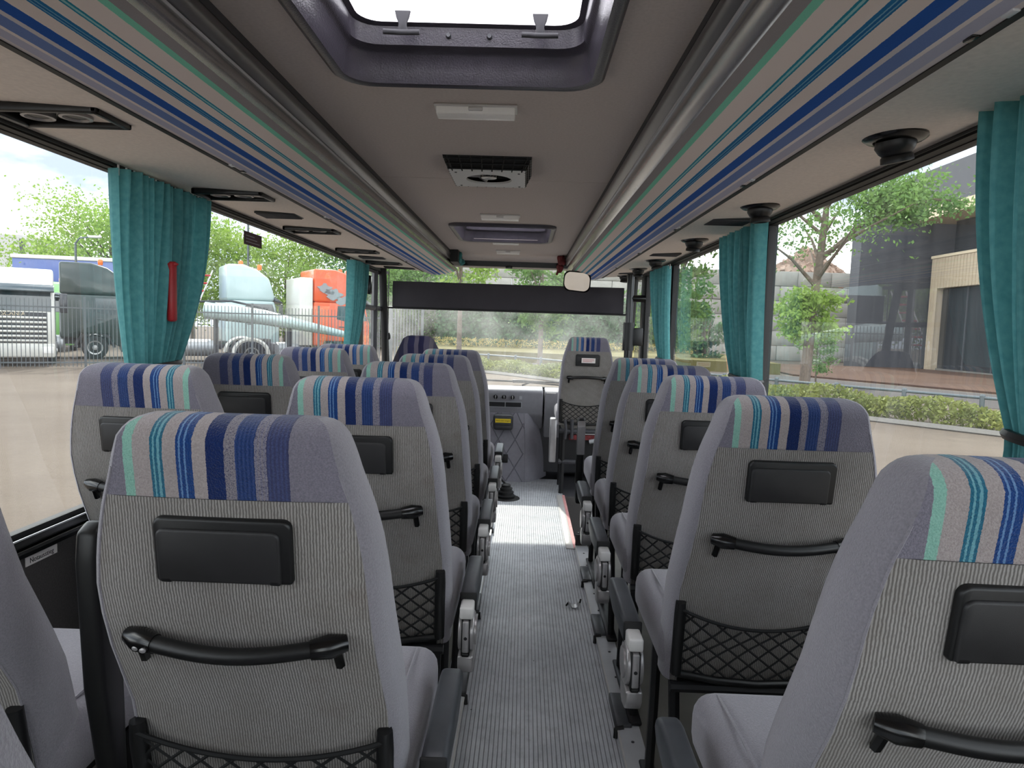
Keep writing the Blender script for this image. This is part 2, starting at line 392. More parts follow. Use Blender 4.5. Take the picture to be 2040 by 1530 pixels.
# side walls below the windows, with black sill rails
WZ0, WZ1 = .795, 1.83
for side, s in (('left', -1), ('right', 1)):
    y1 = 5.55 if s < 0 else 4.25
    mb = MB()
    mb.box(min(s * XW, s * (XW + .05)), max(s * XW, s * (XW + .05)), YB, y1, -.46, WZ0 - .01)
    if s > 0: mb.box(XW, XW + .05, 5.6, 6.5, -.46, WZ0 - .01)
    else: mb.box(-XW - .05, -XW, 5.55, 6.5, -.46, WZ0 - .1)
    struct('wall_' + side, mb, M['wall_carpet'], smooth=False)
    mb = MB(); x0 = s * XW
    mb.prism([(x0 + s * .03, WZ0), (x0 - s * .004, WZ0), (x0 - s * .012, WZ0 - .012), (x0 - s * .012, WZ0 - .016), (x0 + s * .03, WZ0 - .02)], YB, y1, 'y')
    sl = struct('trim_4' if s < 0 else 'trim_5', mb, M['sill_black'], angle=20)
    mb = MB(); mb.prism([(x0 - s * .0, WZ0 - .020), (x0 - s * .016, WZ0 - .023), (x0 - s * .020, WZ0 - .030), (x0 - s * .016, WZ0 - .042), (x0, WZ0 - .046)], YB, y1, 'y'); mb.build('sill_rail', M['sill_black'], sl)
    mb = MB(); mb.box(min(x0, x0 - s * .004), max(x0, x0 - s * .004), YB, y1, WZ0 + .0, WZ0 + .004); mb.build('sill_bead', M['alu'], sl)
    # rail over the windows
    mb = MB(); mb.box(min(x0 + s * .05, x0 - s * .012), max(x0 + s * .05, x0 - s * .012), YB, 6.3, WZ1 - .012, WZ1 + .012); tp = struct('trim_6' if s < 0 else 'trim_7', mb, M['rubber_black'], smooth=False)
    mb = MB(); mb.tube([(x0 - s * .022, YB, WZ1 - .006), (x0 - s * .022, 5.55, WZ1 - .006)], .004, 8); mb.build('curtain_rail', M['rubber_black'], tp)
# outer roof so no light leaks in
mb = MB(); mb.box(-1.25, 1.25, YB, .98, 2.14, 2.17); mb.box(-1.25, 1.25, 1.86, 4.24, 2.14, 2.17); mb.box(-1.25, 1.25, 5.06, 6.3, 2.14, 2.17); mb.box(-1.2, 1.2, 6.3, 6.58, 2.0, 2.17)  # last box: unseen front lip, added to block sun passing above the blind
mb.box(-1.25, -.36, .9, 5.1, 2.14, 2.17); mb.box(.36, 1.25, .9, 5.1, 2.14, 2.17); mb.box(-1.25, -1.15, YB, 6.3, 1.87, 2.17); mb.box(1.15, 1.25, YB, 6.3, 1.87, 2.17)
struct('roof', mb, M['grey_paint'], smooth=False)
# ceiling panels: joints at the seams
mb = MB()
HX = .30
def ceil_panel(y0, y1): mb.box(-.52, .54, y0, y1, ZC, ZC + .012)
for y0, y1 in ((YB, 1.03), (1.80, 2.985), (2.99, 4.27), (5.0, 6.18)): ceil_panel(y0, y1)
for y0, y1 in ((1.03, 1.80), (4.27, 5.0)): mb.box(-.52, -HX, y0, y1, ZC, ZC + .012); mb.box(HX, .54, y0, y1, ZC, ZC + .012)
struct('ceiling', mb, M['ceiling_felt'], smooth=False)
mb = MB(); mb.prism([(6.02, ZC), (6.14, ZC - .02), (6.2, ZC - .075), (6.26, ZC - .075), (6.26, ZC + .14), (6.02, ZC + .14)], -1.12, 1.12, 'x'); struct('ceiling_front', mb, M['ceiling_felt'])

# ------------------------------------------------------------------ luggage racks
def fascia_mat(name, XB, XC):
    m, t = newmat(name); b = t.bsdf; ob = t.obj(); sx = t.node('ShaderNodeSeparateXYZ'); t.l(ob, sx.inputs[0])
    s = t.math('DIVIDE', t.math('SUBTRACT', sx.outputs['X'], XB), XC - XB)
    s = t.math('ADD', s, t.math('MULTIPLY', t.math('SUBTRACT', t.noise(160, 2, ob), .5), .006))
    B = (236, 222, 213)
    st = [(0, (222, 213, 212)), (.06, (192, 190, 206)), (.15, (236, 225, 220)), (.183, (118, 140, 190)), (.288, (216, 209, 210)), (.325, (48, 98, 176)), (.42, B), (.525, (48, 124, 172)), (.538, (130, 178, 200)), (.546, (44, 114, 166)), (.562, (130, 178, 200)),
          (.570, (48, 124, 172)), (.59, B), (.676, (52, 148, 170)), (.690, (160, 206, 206)), (.704, (52, 148, 170)), (.72, B), (.862, (140, 214, 186)), (.912, (158, 152, 151))]
    col = t.ramp(s, [(p, srgb(*c)) for p, c in st], True)
    sp = t.noise(500, 2, ob); col = t.mix(t.math('MULTIPLY', sp, .4), col, srgb(140, 136, 138), 'SOFT_LIGHT')
    t.l(col, b.inputs['Base Color']); b.inputs['Roughness'].default_value = .9; b.inputs['Specular IOR Level'].default_value = .15; t.bump(t.noise(600, 2, ob), .3, .0008)
    return m
def rack(side, A, B, C, D, E, yend, lab):
    s = -1 if side == 'left' else 1
    root = empty('luggage_rack', lab, 'luggage rack', (0, 0, 0), group='overhead luggage racks')
    fm = fascia_mat('rack_stripes_' + side, B[0], C[0])
    # soffit over the windows
    ys = 5.75 if s < 0 else 5.85
    mb = MB(); th = .012
    mb.prism([A, (B[0] + s * .004, B[1] + .006), (B[0] + s * .004, B[1] + .006 + th), (A[0], A[1] + th)], YB, ys, 'y'); mb.build('soffit', M['soffit_felt'], root)
    mb = MB(); mb.prism([(A[0], A[1]), (B[0] + s * .004, B[1] + .006), (B[0] + s * .05, B[1] + .10), (A[0], A[1] + .10)], ys - .004, ys + .006, 'y'); mb.build('soffit_end', M['soffit_felt'], root)
    mb = MB(); mb.prism([(B[0] + s * .010, B[1] - .002), (B[0] - s * .004, B[1] - .002), (B[0] - s * .004, B[1] + .03), (B[0] + s * .010, B[1] + .03)], YB, ys, 'y'); mb.build('groove_bead', M['rubber_black'], root)
    # striped bulging front
    n = 14
    def arc(k):
        q = k / n; return (lerp(B[0], C[0], q), B[1] + (C[1] - B[1]) * q ** 1.6)
    mb = MB()
    def yend_at(q): return lerp(ys - .02, yend, q ** .35)
    rows = 2
    for k in range(n + 1):
        x, z = arc(k); q = k / n
        mb.v += [(x, YB, z), (x, yend_at(q), z), (x, yend_at(q), z + .012), (x, YB, z + .012)]
    for k in range(n):
        a = 4 * k
        for i in range(4):
            mb.f.append((a + i, a + (i + 1) % 4, a + 4 + (i + 1) % 4, a + 4 + i))
    mb.f += [(0, 1, 2, 3), (4 * n, 4 * n + 1, 4 * n + 2, 4 * n + 3)]
    mb.build('front_panel', fm, root)
    # dark recess, then the rounded silver hand rail and its upper lip
    mb = MB(); mb.prism([(lerp(C[0], D[0], q) - s * .010 * math.sin(PI * q), lerp(C[1], D[1], q)) for q in [k / 8 for k in range(9)]] + [(D[0] + s * .02, D[1]), (C[0] + s * .02, C[1])], YB, yend, 'y'); mb.build('rail_roll', M['rail_silver'], root, angle=60)
    mb = MB(); pr = []
    x0, z0 = D; x1, z1 = E; mx = (x0 + x1) / 2
    for k in range(9):
        q = k / 8; pr.append((lerp(x0, x1, q) - s * .016 * math.sin(PI * q), lerp(z0, z1 - .018, q)))
    pr += [(x1 + s * .03, z1 - .018), (x0 + s * .03, z0)]
    mb.prism(pr, YB, yend, 'y'); mb.build('hand_rail', M['rail_grey'], root, angle=50)
    mb = MB(); mb.box(min(D[0], D[0] - s * .006), max(D[0], D[0] - s * .006), YB, yend, D[1] - .006, D[1] + .001); mb.build('rail_bead', M['alu'], root)
    mb = MB(); mb.box(min(E[0] - s * .002, E[0] + s * .02), max(E[0] - s * .002, E[0] + s * .02), YB, yend, E[1] - .018, E[1]); mb.build('upper_lip', M['dark_grey'], root)
    # rounded nose at the front end
    mb = MB(); po = [C, D, (E[0], E[1] - .0), (A[0] * .9, E[1]), (B[0], B[1] + .09)]
    mb.prism(po, yend - .002, yend + .012, 'y'); mb.build('end_panel', M['rail_grey'], root)
    # pairs of little fixing clips along the lower edge
    for i, y in enumerate([.95, 1.03, 1.98, 2.06, 2.9, 2.97, 3.85, 3.91, 4.8, 4.86]):
        x, z = arc(.55); c = MB(); c.rbox(-.006, .006, -.012, .012, -.003, .003, .002, 2, Matrix.Translation((x, y, z))); c.build('clip', M['gloss_black'] if i % 2 else M['alu'], root)
    return root
mk('rail_grey', (112, 110, 112), .30, metal=.6, var=.05, scale=6); mk('rail_silver', (172, 170, 170), .22, metal=.9, var=.05, scale=6)
rack('left', (-1.11, 1.835), (-.695, 1.81), (-.495, 1.88), (-.50, 1.935), (-.484, 2.0), 6.45, 'striped overhead luggage rack above the left windows')
rack('right', (1.117, 1.835), (.792, 1.81), (.544, 1.88), (.514, 1.935), (.495, 2.0), 6.40, 'striped overhead luggage rack above the right windows')

# ------------------------------------------------------------------ windows
def pane(name, mb, mat, frame=None):
    o = struct(name, mb, mat, smooth=False)
    return o
def side_pane(n, s, y0, y1, z0=WZ0, z1=WZ1, sill=True):
    x = s * (XW + .022); mb = MB(); mb.quad((x, y0, z0), (x, y1, z0), (x, y1, z1), (x, y0, z1)); o = pane('window_%d' % n, mb, M['glass_side'])
    for (a, b, c, d, nm) in ((y0, y0 + .018, z0, z1, 'frame'), (y1 - .018, y1, z0, z1, 'frame'), (y0, y1, z0, z0 + .014, 'frame'), (y0, y1, z1 - .014, z1, 'frame')):
        f = MB(); f.box(min(x - s * .006, x + s * .02), max(x - s * .006, x + s * .02), a, b, c, d); f.build(nm, M['rubber_black'], o, smooth=False)
    return o
w1 = side_pane(1, -1, -1.6, .36); w2 = side_pane(2, -1, .44, 2.36); w3 = side_pane(3, -1, 2.42, 5.10)
w4 = side_pane(4, 1, -1.6, .50); w5 = side_pane(5, 1, .58, 2.84); w6 = side_pane(6, 1, 2.90, 4.62); w7 = side_pane(7, 1, 4.70, 5.62, -.30)
# body pillars between the panes
def pillar(n, s, y0, y1, z0=WZ0, z1=WZ1, m='rubber_black'):
    mb = MB(); mb.box(min(s * (XW - .006), s * (XW + .06)), max(s * (XW - .006), s * (XW + .06)), y0, y1, z0, z1); return struct('trim_%d' % n, mb, M[m], smooth=False)
pillar(11, -1, .36, .44); pillar(12, -1, 2.36, 2.42); pillar(13, 1, .50, .58); pillar(14, 1, 2.84, 2.90); pillar(15, 1, 4.62, 4.70, -.4); pillar(16, -1, 5.10, 5.36); pillar(17, 1, 5.62, 5.70, -.46, 1.83); pillar(18, -1, -1.7, -1.6); pillar(19, 1, -1.7, -1.6)
# driver's side sliding window: steel frame with a cross bar
x = -XW - .02; mb = MB(); mb.quad((x, 5.40, .70), (x, 6.20, .70), (x, 6.05, WZ1), (x, 5.40, WZ1)); w8 = pane('window_8', mb, M['glass_front'])
for pts, r in (([(x, 5.40, .7), (x, 5.40, WZ1)], .02), ([(x, 5.40, WZ1 - .02), (x, 6.1, WZ1 - .02)], .018), ([(x, 5.40, 1.50), (x, 6.12, 1.50)], .022), ([(x, 5.88, .7), (x, 5.88, 1.83)], .028), ([(x, 5.40, .71), (x, 6.2, .71)], .02)):
    f = MB(); f.tube(pts, r, 6); f.build('frame', M['dark_grey'], w8, angle=20)
f = MB(); f.rbox(x + .02, x + .05, 5.50, 5.56, 1.60, 1.75, .01, 2); f.build('latch', M['gloss_black'], w8)
# door side quarter light behind the front right pillar
x = XW + .02; mb = MB(); mb.quad((x, 5.70, .75), (x, 6.15, .75), (x, 6.02, WZ1), (x, 5.70, WZ1)); w9 = pane('window_9', mb, M['glass_front'])
# windscreen: curved, raked
def wsx(u): return lerp(-1.09, 1.09, u)
def wsy(u, v): return lerp(6.50, 6.22, v) - .22 * (2 * u - 1) ** 4
def wsz(v): return lerp(.80, 1.925, v)
mb = MB(); mb.grid(lambda u, v: (wsx(u), wsy(u, v), wsz(v)), 20, 6); w10 = tag(mb.build('window_10', M['glass_front']), kind='structure')
for uu in (0, 1):
    f = MB(); f.tube([(wsx(uu) * 1.005, wsy(uu, v), wsz(v)) for v in (0, .25, .5, .75, 1)], .034, 8); f.build('frame', M['rubber_black'], w10)
f = MB(); f.tube([(wsx(u / 12), wsy(u / 12, 0) + .0, .80) for u in range(13)], .022, 8); f.build('frame', M['rubber_black'], w10)
mb = MB(); mb.prism([(6.17, 1.905), (6.24, 1.895), (6.30, 1.93), (6.30, 2.02), (6.17, 2.0)], -1.1, 1.1, 'x'); hd = struct('trim_20', mb, M['gloss_black'])
f = MB(); f.rbox(-.03, .03, 6.15, 6.19, 1.892, 1.915, .005, 2); f.build('catch', M['gloss_black'], hd)
# bulkhead under the windscreen
mb = MB(); mb.box(-1.12, 1.12, 6.45, 6.52, -.4, .80); struct('wall_front', mb, M['dark_grey'], smooth=False)
# rear wall with a wide rear window
mb = MB(); mb.box(-1.15, 1.15, YB - .05, YB, -.4, .85); mb.box(-1.15, 1.15, YB - .05, YB, 1.9, 2.15); mb.box(-1.15, -1.0, YB - .05, YB, .85, 1.9); mb.box(1.0, 1.15, YB - .05, YB, .85, 1.9); struct('wall_rear', mb, M['wall_carpet'], smooth=False)
mb = MB(); mb.quad((-1.0, YB - .02, .85), (1.0, YB - .02, .85), (1.0, YB - .02, 1.9), (-1.0, YB - .02, 1.9)); pane('window_11', mb, M['glass_side'])
# black door pole beside the entrance
p = empty('grab_pole', 'black upright pole with joint beside the front door', 'pole', (.98, 5.47, -.3))
mb = MB(); mb.tube([(0, 0, 0), (0, 0, 2.12)], .030, 12); mb.build('tube', M['gloss_black'], p)
mb = MB(); mb.cyl((0, 0, 1.52), (0, 0, 1.74), .045, n=14); mb.rbox(.02, .11, -.03, .03, 1.56, 1.70, .01, 2); mb.build('joint', M['black_plastic'], p)
mb = MB(); mb.tube([(0, 0, 1.93), (.12, 0, 1.93)], .028, 10); mb.build('arm', M['gloss_black'], p)
# ================================================================== COACH SEATS
ZT = 1.143                                   # top of the head rest above the podium
T_YR = [(0, .050), (.004, .034), (.012, .018), (.028, .008), (.05, .008), (.11, .018), (.25, .038), (.33, .062), (.40, .098), (.48, .140), (.58, .168), (.70, .188)]
T_YF = [(0, .075), (.004, .092), (.012, .106), (.03, .122), (.11, .138), (.22, .160), (.30, .186), (.40, .235), (.48, .268), (.60, .295), (.74, .310)]
T_WO = [(0, .122), (.004, .137), (.012, .149), (.028, .158), (.05, .166), (.08, .174), (.12, .188), (.17, .201), (.23, .210), (.32, .216), (.45, .222), (.58, .225), (.70, .224)]
T_WP = [(0, .114), (.004, .128), (.012, .139), (.028, .146), (.05, .151), (.08, .159), (.12, .172), (.17, .183), (.23, .192), (.35, .198), (.50, .206), (.70, .208)]
SEAM = .112
LEV = [0, .002, .005, .010, .017, .028, .040, .055, .072, .090, SEAM, .13, .155, .18, .21, .25, .30, .36, .42, .48, .54, .60, .65, .69, .735]
NR = 14
def yrear(t, x=0.0): return interp(T_YR, t) - .007 * max(0, 1 - (x / interp(T_WP, t)) ** 2)
def seat_ring(t):
    yr, yf, wo, wp = interp(T_YR, t), interp(T_YF, t), interp(T_WO, t), interp(T_WP, t); z = ZT - t
    rear = [(lerp(-wp, wp, k / NR), yrear(t, lerp(-wp, wp, k / NR)), z) for k in range(NR + 1)]
    d = yf - yr
    wing = [(lerp(wp, wo, .45), yr + .05 * d, z), (lerp(wp, wo, .82), yr + .17 * d, z), (wo, yr + .38 * d, z), (wo - .001, yr + .62 * d, z), (wo - .010, yr + .86 * d, z), (wo - .032, yr + d, z)]
    dip = .018 if t > .14 else .006
    front = [(lerp(wo - .032, -(wo - .032), k / 8), yf - dip * (1 - (2 * k / 8 - 1) ** 2), z) for k in range(1, 8)]
    wl = [(-x, y, zz) for x, y, zz in wing[::-1]]
    return rear, wing, front, wl
def seat_meshes():
    rear = MB(); head = MB(); cush = MB(); R = [seat_ring(t) for t in LEV]; ks = LEV.index(SEAM)
    def strip(mb, rows):
        w = len(rows[0]); o = len(mb.v)
        for r in rows: mb.v += r
        for j in range(len(rows) - 1):
            for i in range(w - 1): mb.f.append((o + j * w + i, o + j * w + i + 1, o + (j + 1) * w + i + 1, o + (j + 1) * w + i))
    strip(head, [R[j][0] for j in range(ks + 1)])
    top = R[0][0] + R[0][1] + R[0][2] + R[0][3]; o = len(head.v); head.v += top; head.f.append(tuple(range(o, o + len(top))))
    strip(rear, [[(x, y - (.002 if 0 < i < NR else 0), z) for i, (x, y, z) in enumerate(R[j][0])] for j in range(ks, len(LEV))])
    full = [[R[j][0][-1]] + R[j][1] + R[j][2] + R[j][3] + [R[j][0][0]] for j in range(len(LEV))]
    strip(cush, full)
    bot = R[-1][0] + R[-1][1] + R[-1][2] + R[-1][3]; o = len(cush.v); cush.v += bot; cush.f.append(tuple(range(o, o + len(bot))))
    return head, rear, cush
def rear_pt(x, t, off=0.0): return Vector((x, yrear(t, x) - off, ZT - t))

def net_parts(root, torn=False):
    ta, tb = .526, .708; xh = .200; off = .016
    fr = MB()
    for s in (-1, 1):
        fr.tube([rear_pt(s * xh, ta - .012, .008), rear_pt(s * xh, ta + .02, .014), rear_pt(s * xh * .985, tb, .016)], [.013, .0145, .0145], 8)
    fr.tube([rear_pt(-xh * .985, tb, .016), rear_pt(-xh * .5, tb + .012, .020), rear_pt(0, tb + .016, .022), rear_pt(xh * .5, tb + .012, .020), rear_pt(xh * .985, tb, .016)], .010, 8)
    frame = fr.build('net_frame', M['black_plastic'], root)
    sag = .040
    def top(x): return ta + .004 + sag * (1 - (x / xh) ** 2) * (1.25 if torn else 1)
    def bot(x): return tb + .020 * (1 - (x / xh) ** 2)
    cord = MB(); cord.tube([rear_pt(xh * (k / 8 - 1), top(xh * (k / 8 - 1)), off + .004) for k in range(17)], .0042, 6); cord.build('top_cord', M['net_cord'], root)
    net = MB(); pitch = .049
    # diagonal cords, clipped between top cord, bottom bar and the posts
    slope = .8
    for sgn in (-1, 1):
        k = -11
        while k < 12:
            x0 = k * pitch; pts = []
            for q in range(0, 41):
                t = lerp(ta - .01, tb + .025, q / 40); x = x0 + sgn * (t - (ta + tb) / 2) / slope
                if abs(x) <= xh and top(x) <= t <= bot(x):
                    wob = .004 * math.sin(37 * t + 11 * x0) if torn else 0
                    pts.append(rear_pt(x + wob, t + wob, off + .006 * math.sin(PI * (t - ta) / (tb - ta))))
            if len(pts) >= 2: net.tube(pts, .0026, 4, caps=False)
            k += 1
    net.build('net', M['net_cord'], frame)
def ashtray(root, x0=-.100, x1=.092):
    ta, tb = .137, .232; mb = MB()
    a = rear_pt(0, ta); b = rear_pt(0, tb); up = (a - b).normalized(); nrm = Vector((0, -1, 0)); nrm = (nrm - up * nrm.dot(up)).normalized(); c = (a + b) / 2
    hx = (x1 - x0) / 2; hz = (a - b).length / 2
    Mx = Matrix(((1, 0, 0, (x0 + x1) / 2), (0, -nrm.y, up.y, c.y), (0, -nrm.z, up.z, c.z), (0, 0, 0, 1)))     # local x, y(into seat), z(up)
    def rrp(x0_, x1_, z0_, z1_, rt, rb):           # rounded outline: top radius rt, bottom radius rb
        out = []
        for cx, cz, r_, a0 in ((x1_ - rt, z1_ - rt, rt, 0), (x0_ + rt, z1_ - rt, rt, PI / 2), (x0_ + rb, z0_ + rb, rb, PI), (x1_ - rb, z0_ + rb, rb, 1.5 * PI)):
            out += [(cx + r_ * math.cos(a0 + PI / 2 * k / 5), cz + r_ * math.sin(a0 + PI / 2 * k / 5)) for k in range(6)]
        return out
    mb.prism(rrp(-hx, hx, -hz, hz, .013, .006), -.010, .012, 'y', Mx); tr = mb.build('ashtray', M['black_plastic'], root, bevel=.004, seg=2)
    mb = MB(); mb.prism(rrp(-hx + .005, hx - .015, -hz + .002, hz - .015, .012, .004), -.0145, .0, 'y', Mx); fl = mb.build('flap', M['dark_flap'], tr, bevel=.0035, seg=2)
    mb = MB(); mb.rbox(-hx + .008, -hx + .024, -.0145, -.005, -hz + .001, -hz + .009, .002, 1, Mx); mb.build('hinge', M['black_plastic'], tr)
    mb = MB(); mb.rbox(hx - .032, hx - .016, -.0145, -.005, -hz + .001, -hz + .009, .002, 1, Mx); mb.build('hinge', M['black_plastic'], tr)
    return tr, Mx, hz
def handle(root, x0=-.160, x1=.160, up=False):
    tc = .330; pts = []
    n = 14
    for k in range(n + 1):
        q = k / n; b = math.sin(PI * q); pts.append(rear_pt(lerp(x0 + .03, x1 - .03, q), tc + (-.008 if up else .012) * b, .020 + .016 * b))
    mb = MB(); mb.tube(pts, .0122, 14); h = mb.build('grab_handle', M['black_plastic'], root)
    for s, xx in ((1, x0), (-1, x1)):
        e_ = MB(); p0 = rear_pt(xx, tc - .002, .006); p1 = rear_pt(xx + s * .022, tc, .016); p2 = rear_pt(xx + s * .048, tc + .003, .0235)
        e_.tube([p0, p1, p2], [.012, .0178, .0142], 14); e_.build('end_cap', M['gloss_black'], h)
        e_ = MB(); p0 = rear_pt(xx + s * .016, tc + .008, .010); p1 = rear_pt(xx + s * .014, tc + .042, .009); e_.tube([p0, p1], .0075, 6); e_.build('hook', M['gloss_black'], h)
def armrest(root, s):
    """lowered arm rest on side s: dark pad ahead of a silver hinge"""
    dx = .014 if s > 0 else .046
    x0, x1, xc = .238 + dx, .280 + dx, .259 + dx
    h = MB(); h.tube([(s * x0, .176, .456), (s * x1, .176, .456)], .053, 26); hg = h.build('hinge_barrel', M['silver'], root, bevel=.004, seg=2)
    d = MB(); d.prism([(.126, .404), (.128, .372), (.145, .350), (.185, .342), (.215, .356), (.226, .404)], s * x0, s * x1, 'x'); d.build('hinge_foot', M['silver'], hg, bevel=.006, seg=2)
    d = MB(); d.tube([(s * x1, .176, .456), (s * (x1 + .005), .176, .456)], .038, 22); d.build('hinge_disc', M['silver'], hg)
    for q in (-1, 1):
        d = MB(); d.rbox(s * xc + q * .0105 - .0012, s * xc + q * .0105 + .0012, .1215, .15, .408, .502, .0005, 1); d.build('hinge_slot', M['rubber_black'], hg)
    d = MB(); d.rbox(s * xc - .009, s * xc + .009, .1205, .15, .415, .500, .003, 2); d.build('hinge_strap', M['silver'], hg)
    d = MB(); d.cyl((s * xc, .1195, .455), (s * xc, .13, .455), .0045, n=10); d.build('hinge_hole', M['rubber_black'], hg)
    d = MB(); d.rbox(s * xc - .0095, s * xc + .0095, .1208, .14, .404, .414, .002, 1); d.build('hinge_gap', M['rubber_black'], hg)
    d = MB(); d.rbox(s * xc - .018, s * xc + .018, .128, .20, .502, .536, .006, 2); d.build('arm_root', M['white_plastic'], hg)
    p = MB(); p.prism([(.195, .497), (.19, .548), (.215, .553), (.46, .560), (.50, .553), (.512, .53), (.49, .505), (.40, .488)], s * (x0 - .002), s * (x1 + .002), 'x'); p.build('armrest_pad', M['arm_pad'], root, bevel=.010, seg=3)
    p = MB(); p.rbox(s * xc - .023, s * xc + .023, .186, .196, .500, .553, .003, 2); p.build('armrest_collar', M['rubber_black'], root)
def armrest_up(root, s, xx=.288, pad='black_plastic', grey_top=False, dz=0.0):
    p = MB(); p.prism([(y_, z_ - dz * max(0, (z_ - .46) / .48)) for y_, z_ in [(.20, .47), (.235, .46), (.225, .72), (.205, .925), (.185, .945), (.155, .93), (.15, .88), (.165, .66)]], s * xx - .019, s * xx + .019, 'x'); a = p.build('raised_armrest', M[pad], root, bevel=.010, seg=3)
    d = MB(); d.rbox(s * xx - .016, s * xx + .016, .16, .22, .37, .47, .01, 2); d.build('armrest_bracket', M['black_steel'], a)
    if grey_top:
        d = MB(); d.prism([(.148, .68 - dz * .4), (.16, .68 - dz * .4), (.150, .93 - dz), (.138, .90 - dz)], s * xx - .0195, s * xx + .0195, 'x'); d.build('armrest_face', M['silver'], a, bevel=.003)

HEAD, REAR, CUSH = seat_meshes()
def make_seat(label, arm, mirrored=False, torn=False, raised=None, group='striped coach seats', base=True, up_handle=False):
    root = empty('coach_seat', label, 'seat', (0, 0, 0), group=group)
    HEAD.build('head_cover', M['stripes_mirrored' if mirrored else 'stripes'], root, angle=60)
    REAR.build('back_panel', M['rib_cloth'], root, angle=60)
    CUSH.build('back_cushion', M['plush'], root, angle=60)
    # piping along the seam of the back panel
    mb = MB()
    for s in (-1, 1): mb.tube([(s * interp(T_WP, t), interp(T_YR, t) + .001, ZT - t) for t in LEV[8:]], .0024, 5, caps=False)
    mb.build('piping', M['plush'], root)
    tr, Mx, hz = ashtray(root); handle(root, up=up_handle); net_parts(root, torn)
    # seat cushion: thick, rounded, with a front roll and side welts
    mb = MB(); mb.rbox(-.232, .232, .185, .635, .415, .545, .045, 5)
    for i, (x, y, z) in enumerate(mb.v):
        if z > .5: mb.v[i] = (x, y, z + .012 * math.sin(PI * max(0, min(1, (y - .185) / .45))) - .012 * max(0, 1 - (x / .16) ** 2))
    cu = mb.build('seat_cushion', M['plush'], root, angle=70)
    for s in (-1, 1):
        mb = MB(); mb.tube([(s * .186, .22, .546), (s * .186, .42, .556), (s * .184, .59, .548), (s * .182, .632, .50)], .0032, 5); mb.build('welt', M['plush'], cu)
    mb = MB(); mb.rbox(-.19, .19, .185, .27, .37, .45, .03, 3); mb.build('lumbar_skirt', M['rib_cloth'], root)
    if base:
        fr = MB(); fr.box(-.19, .19, .18, .58, .385, .418); fr.tube([(-.21, .17, .40), (.21, .17, .40)], .014, 8); frame = fr.build('seat_frame', M['black_steel'], root, angle=20)
        for s in (-1, 1):
            for y0, y1 in ((.24, .17), (.46, .52)):
                lg = MB(); lg.tube([(s * .185, y0, .40), (s * .180, lerp(y0, y1, .5), .17), (s * .178, y1, -.065)], .015, 6); lg.build('leg', M['black_steel'], root, angle=20)
            ft = MB(); ft.rbox(s * .178 - .022, s * .178 + .022, .12, .57, -.066, -.052, .004, 1); ft.build('foot', M['black_steel'], root)
        gs = MB(); gs.tube([(.12, .20, .39), (.135, .19, .25)], .026, 10); gs.build('recline_strut', M['dark_grey'], root)
    if arm: armrest(root, arm)
    if raised: armrest_up(root, raised)
    return root

LY = [.203, .907, 1.63, 2.35, 3.05, 3.75]; RY = [.755, 1.483, 2.13, 2.76, 3.36]
XA, XWN, XS = -.243, -.850, .760
lab_a = ['coach seat beside the camera, cut off at the lower left picture corner', 'largest coach seat, left of the aisle, with oval buttons on its handle',
         'second coach seat of the row left of the aisle, counted from the camera', 'third coach seat of the row left of the aisle, counted from the camera',
         'fourth coach seat of the row left of the aisle, counted from the camera', 'fifth and foremost coach seat of the row left of the aisle']
lab_w = ['', 'left window seat at the left picture edge, only its grey side showing', 'left window seat below the nearest teal curtain, blue stripes at its left',
         'second left window seat in full view, head rest and dark ashtray showing', 'third left window seat in full view, mostly its striped head rest showing', 'foremost left window seat, small striped head rest near the far teal curtain']
lab_r = ['single coach seat cut off by the right picture edge', 'second single seat on the right, whole dark ashtray and grab handle showing', 'third single seat on the right, between the second and fourth head rests',
         'fourth single seat on the right of the aisle', 'foremost single passenger seat on the right, with a raised black armrest']
def place(proto, used, x, y, label):
    o = proto if not used else copy_tree(proto); o.location = (x, y, POD); o['label'] = label; return o
pa = make_seat('', 1, raised=-1, group='seats left of the aisle'); pw = make_seat('', 0, mirrored=True, group='left window seats')
pr = make_seat('', -1, torn=True, group='single seats on the right'); p5 = make_seat('', 0, group='single seats on the right')
seats_a = [place(pa, k > 0, XA, LY[i], lab_a[i]) for k, i in enumerate([0, 1, 2, 3, 4, 5])]
seats_w = [place(pw, k > 0, XWN, y, lab_w[i]) for k, (i, y) in enumerate([(1, .915), (2, 1.76), (3, 2.46), (4, 3.24), (5, 3.86)])]
for o_ in seats_w: o_.location.z += .006
seats_r = [place(pr, k > 0, XS, RY[i], lab_r[i]) for k, i in enumerate([0, 1, 2, 3])]
armrest_up(p5, -1, .292, grey_top=True, dz=.12); seats_r.append(place(p5, False, XS, RY[4], lab_r[4]))
# two little oval control buttons on the nearest grab handle
for k, xx in enumerate((-.136, -.122)):
    mb = MB(); c = rear_pt(xx, .336, .0335 + .0055 * k); mb.lathe([(.0048, 0), (.0048, .0022), (.003, .003)], (0, 0, 0), 12, Matrix.Translation(c) @ Matrix.Rotation(PI / 2, 4, 'X') @ Matrix.Diagonal((1, .75, 1, 1)))
    mb.build('button', M['silver'], seats_a[1])

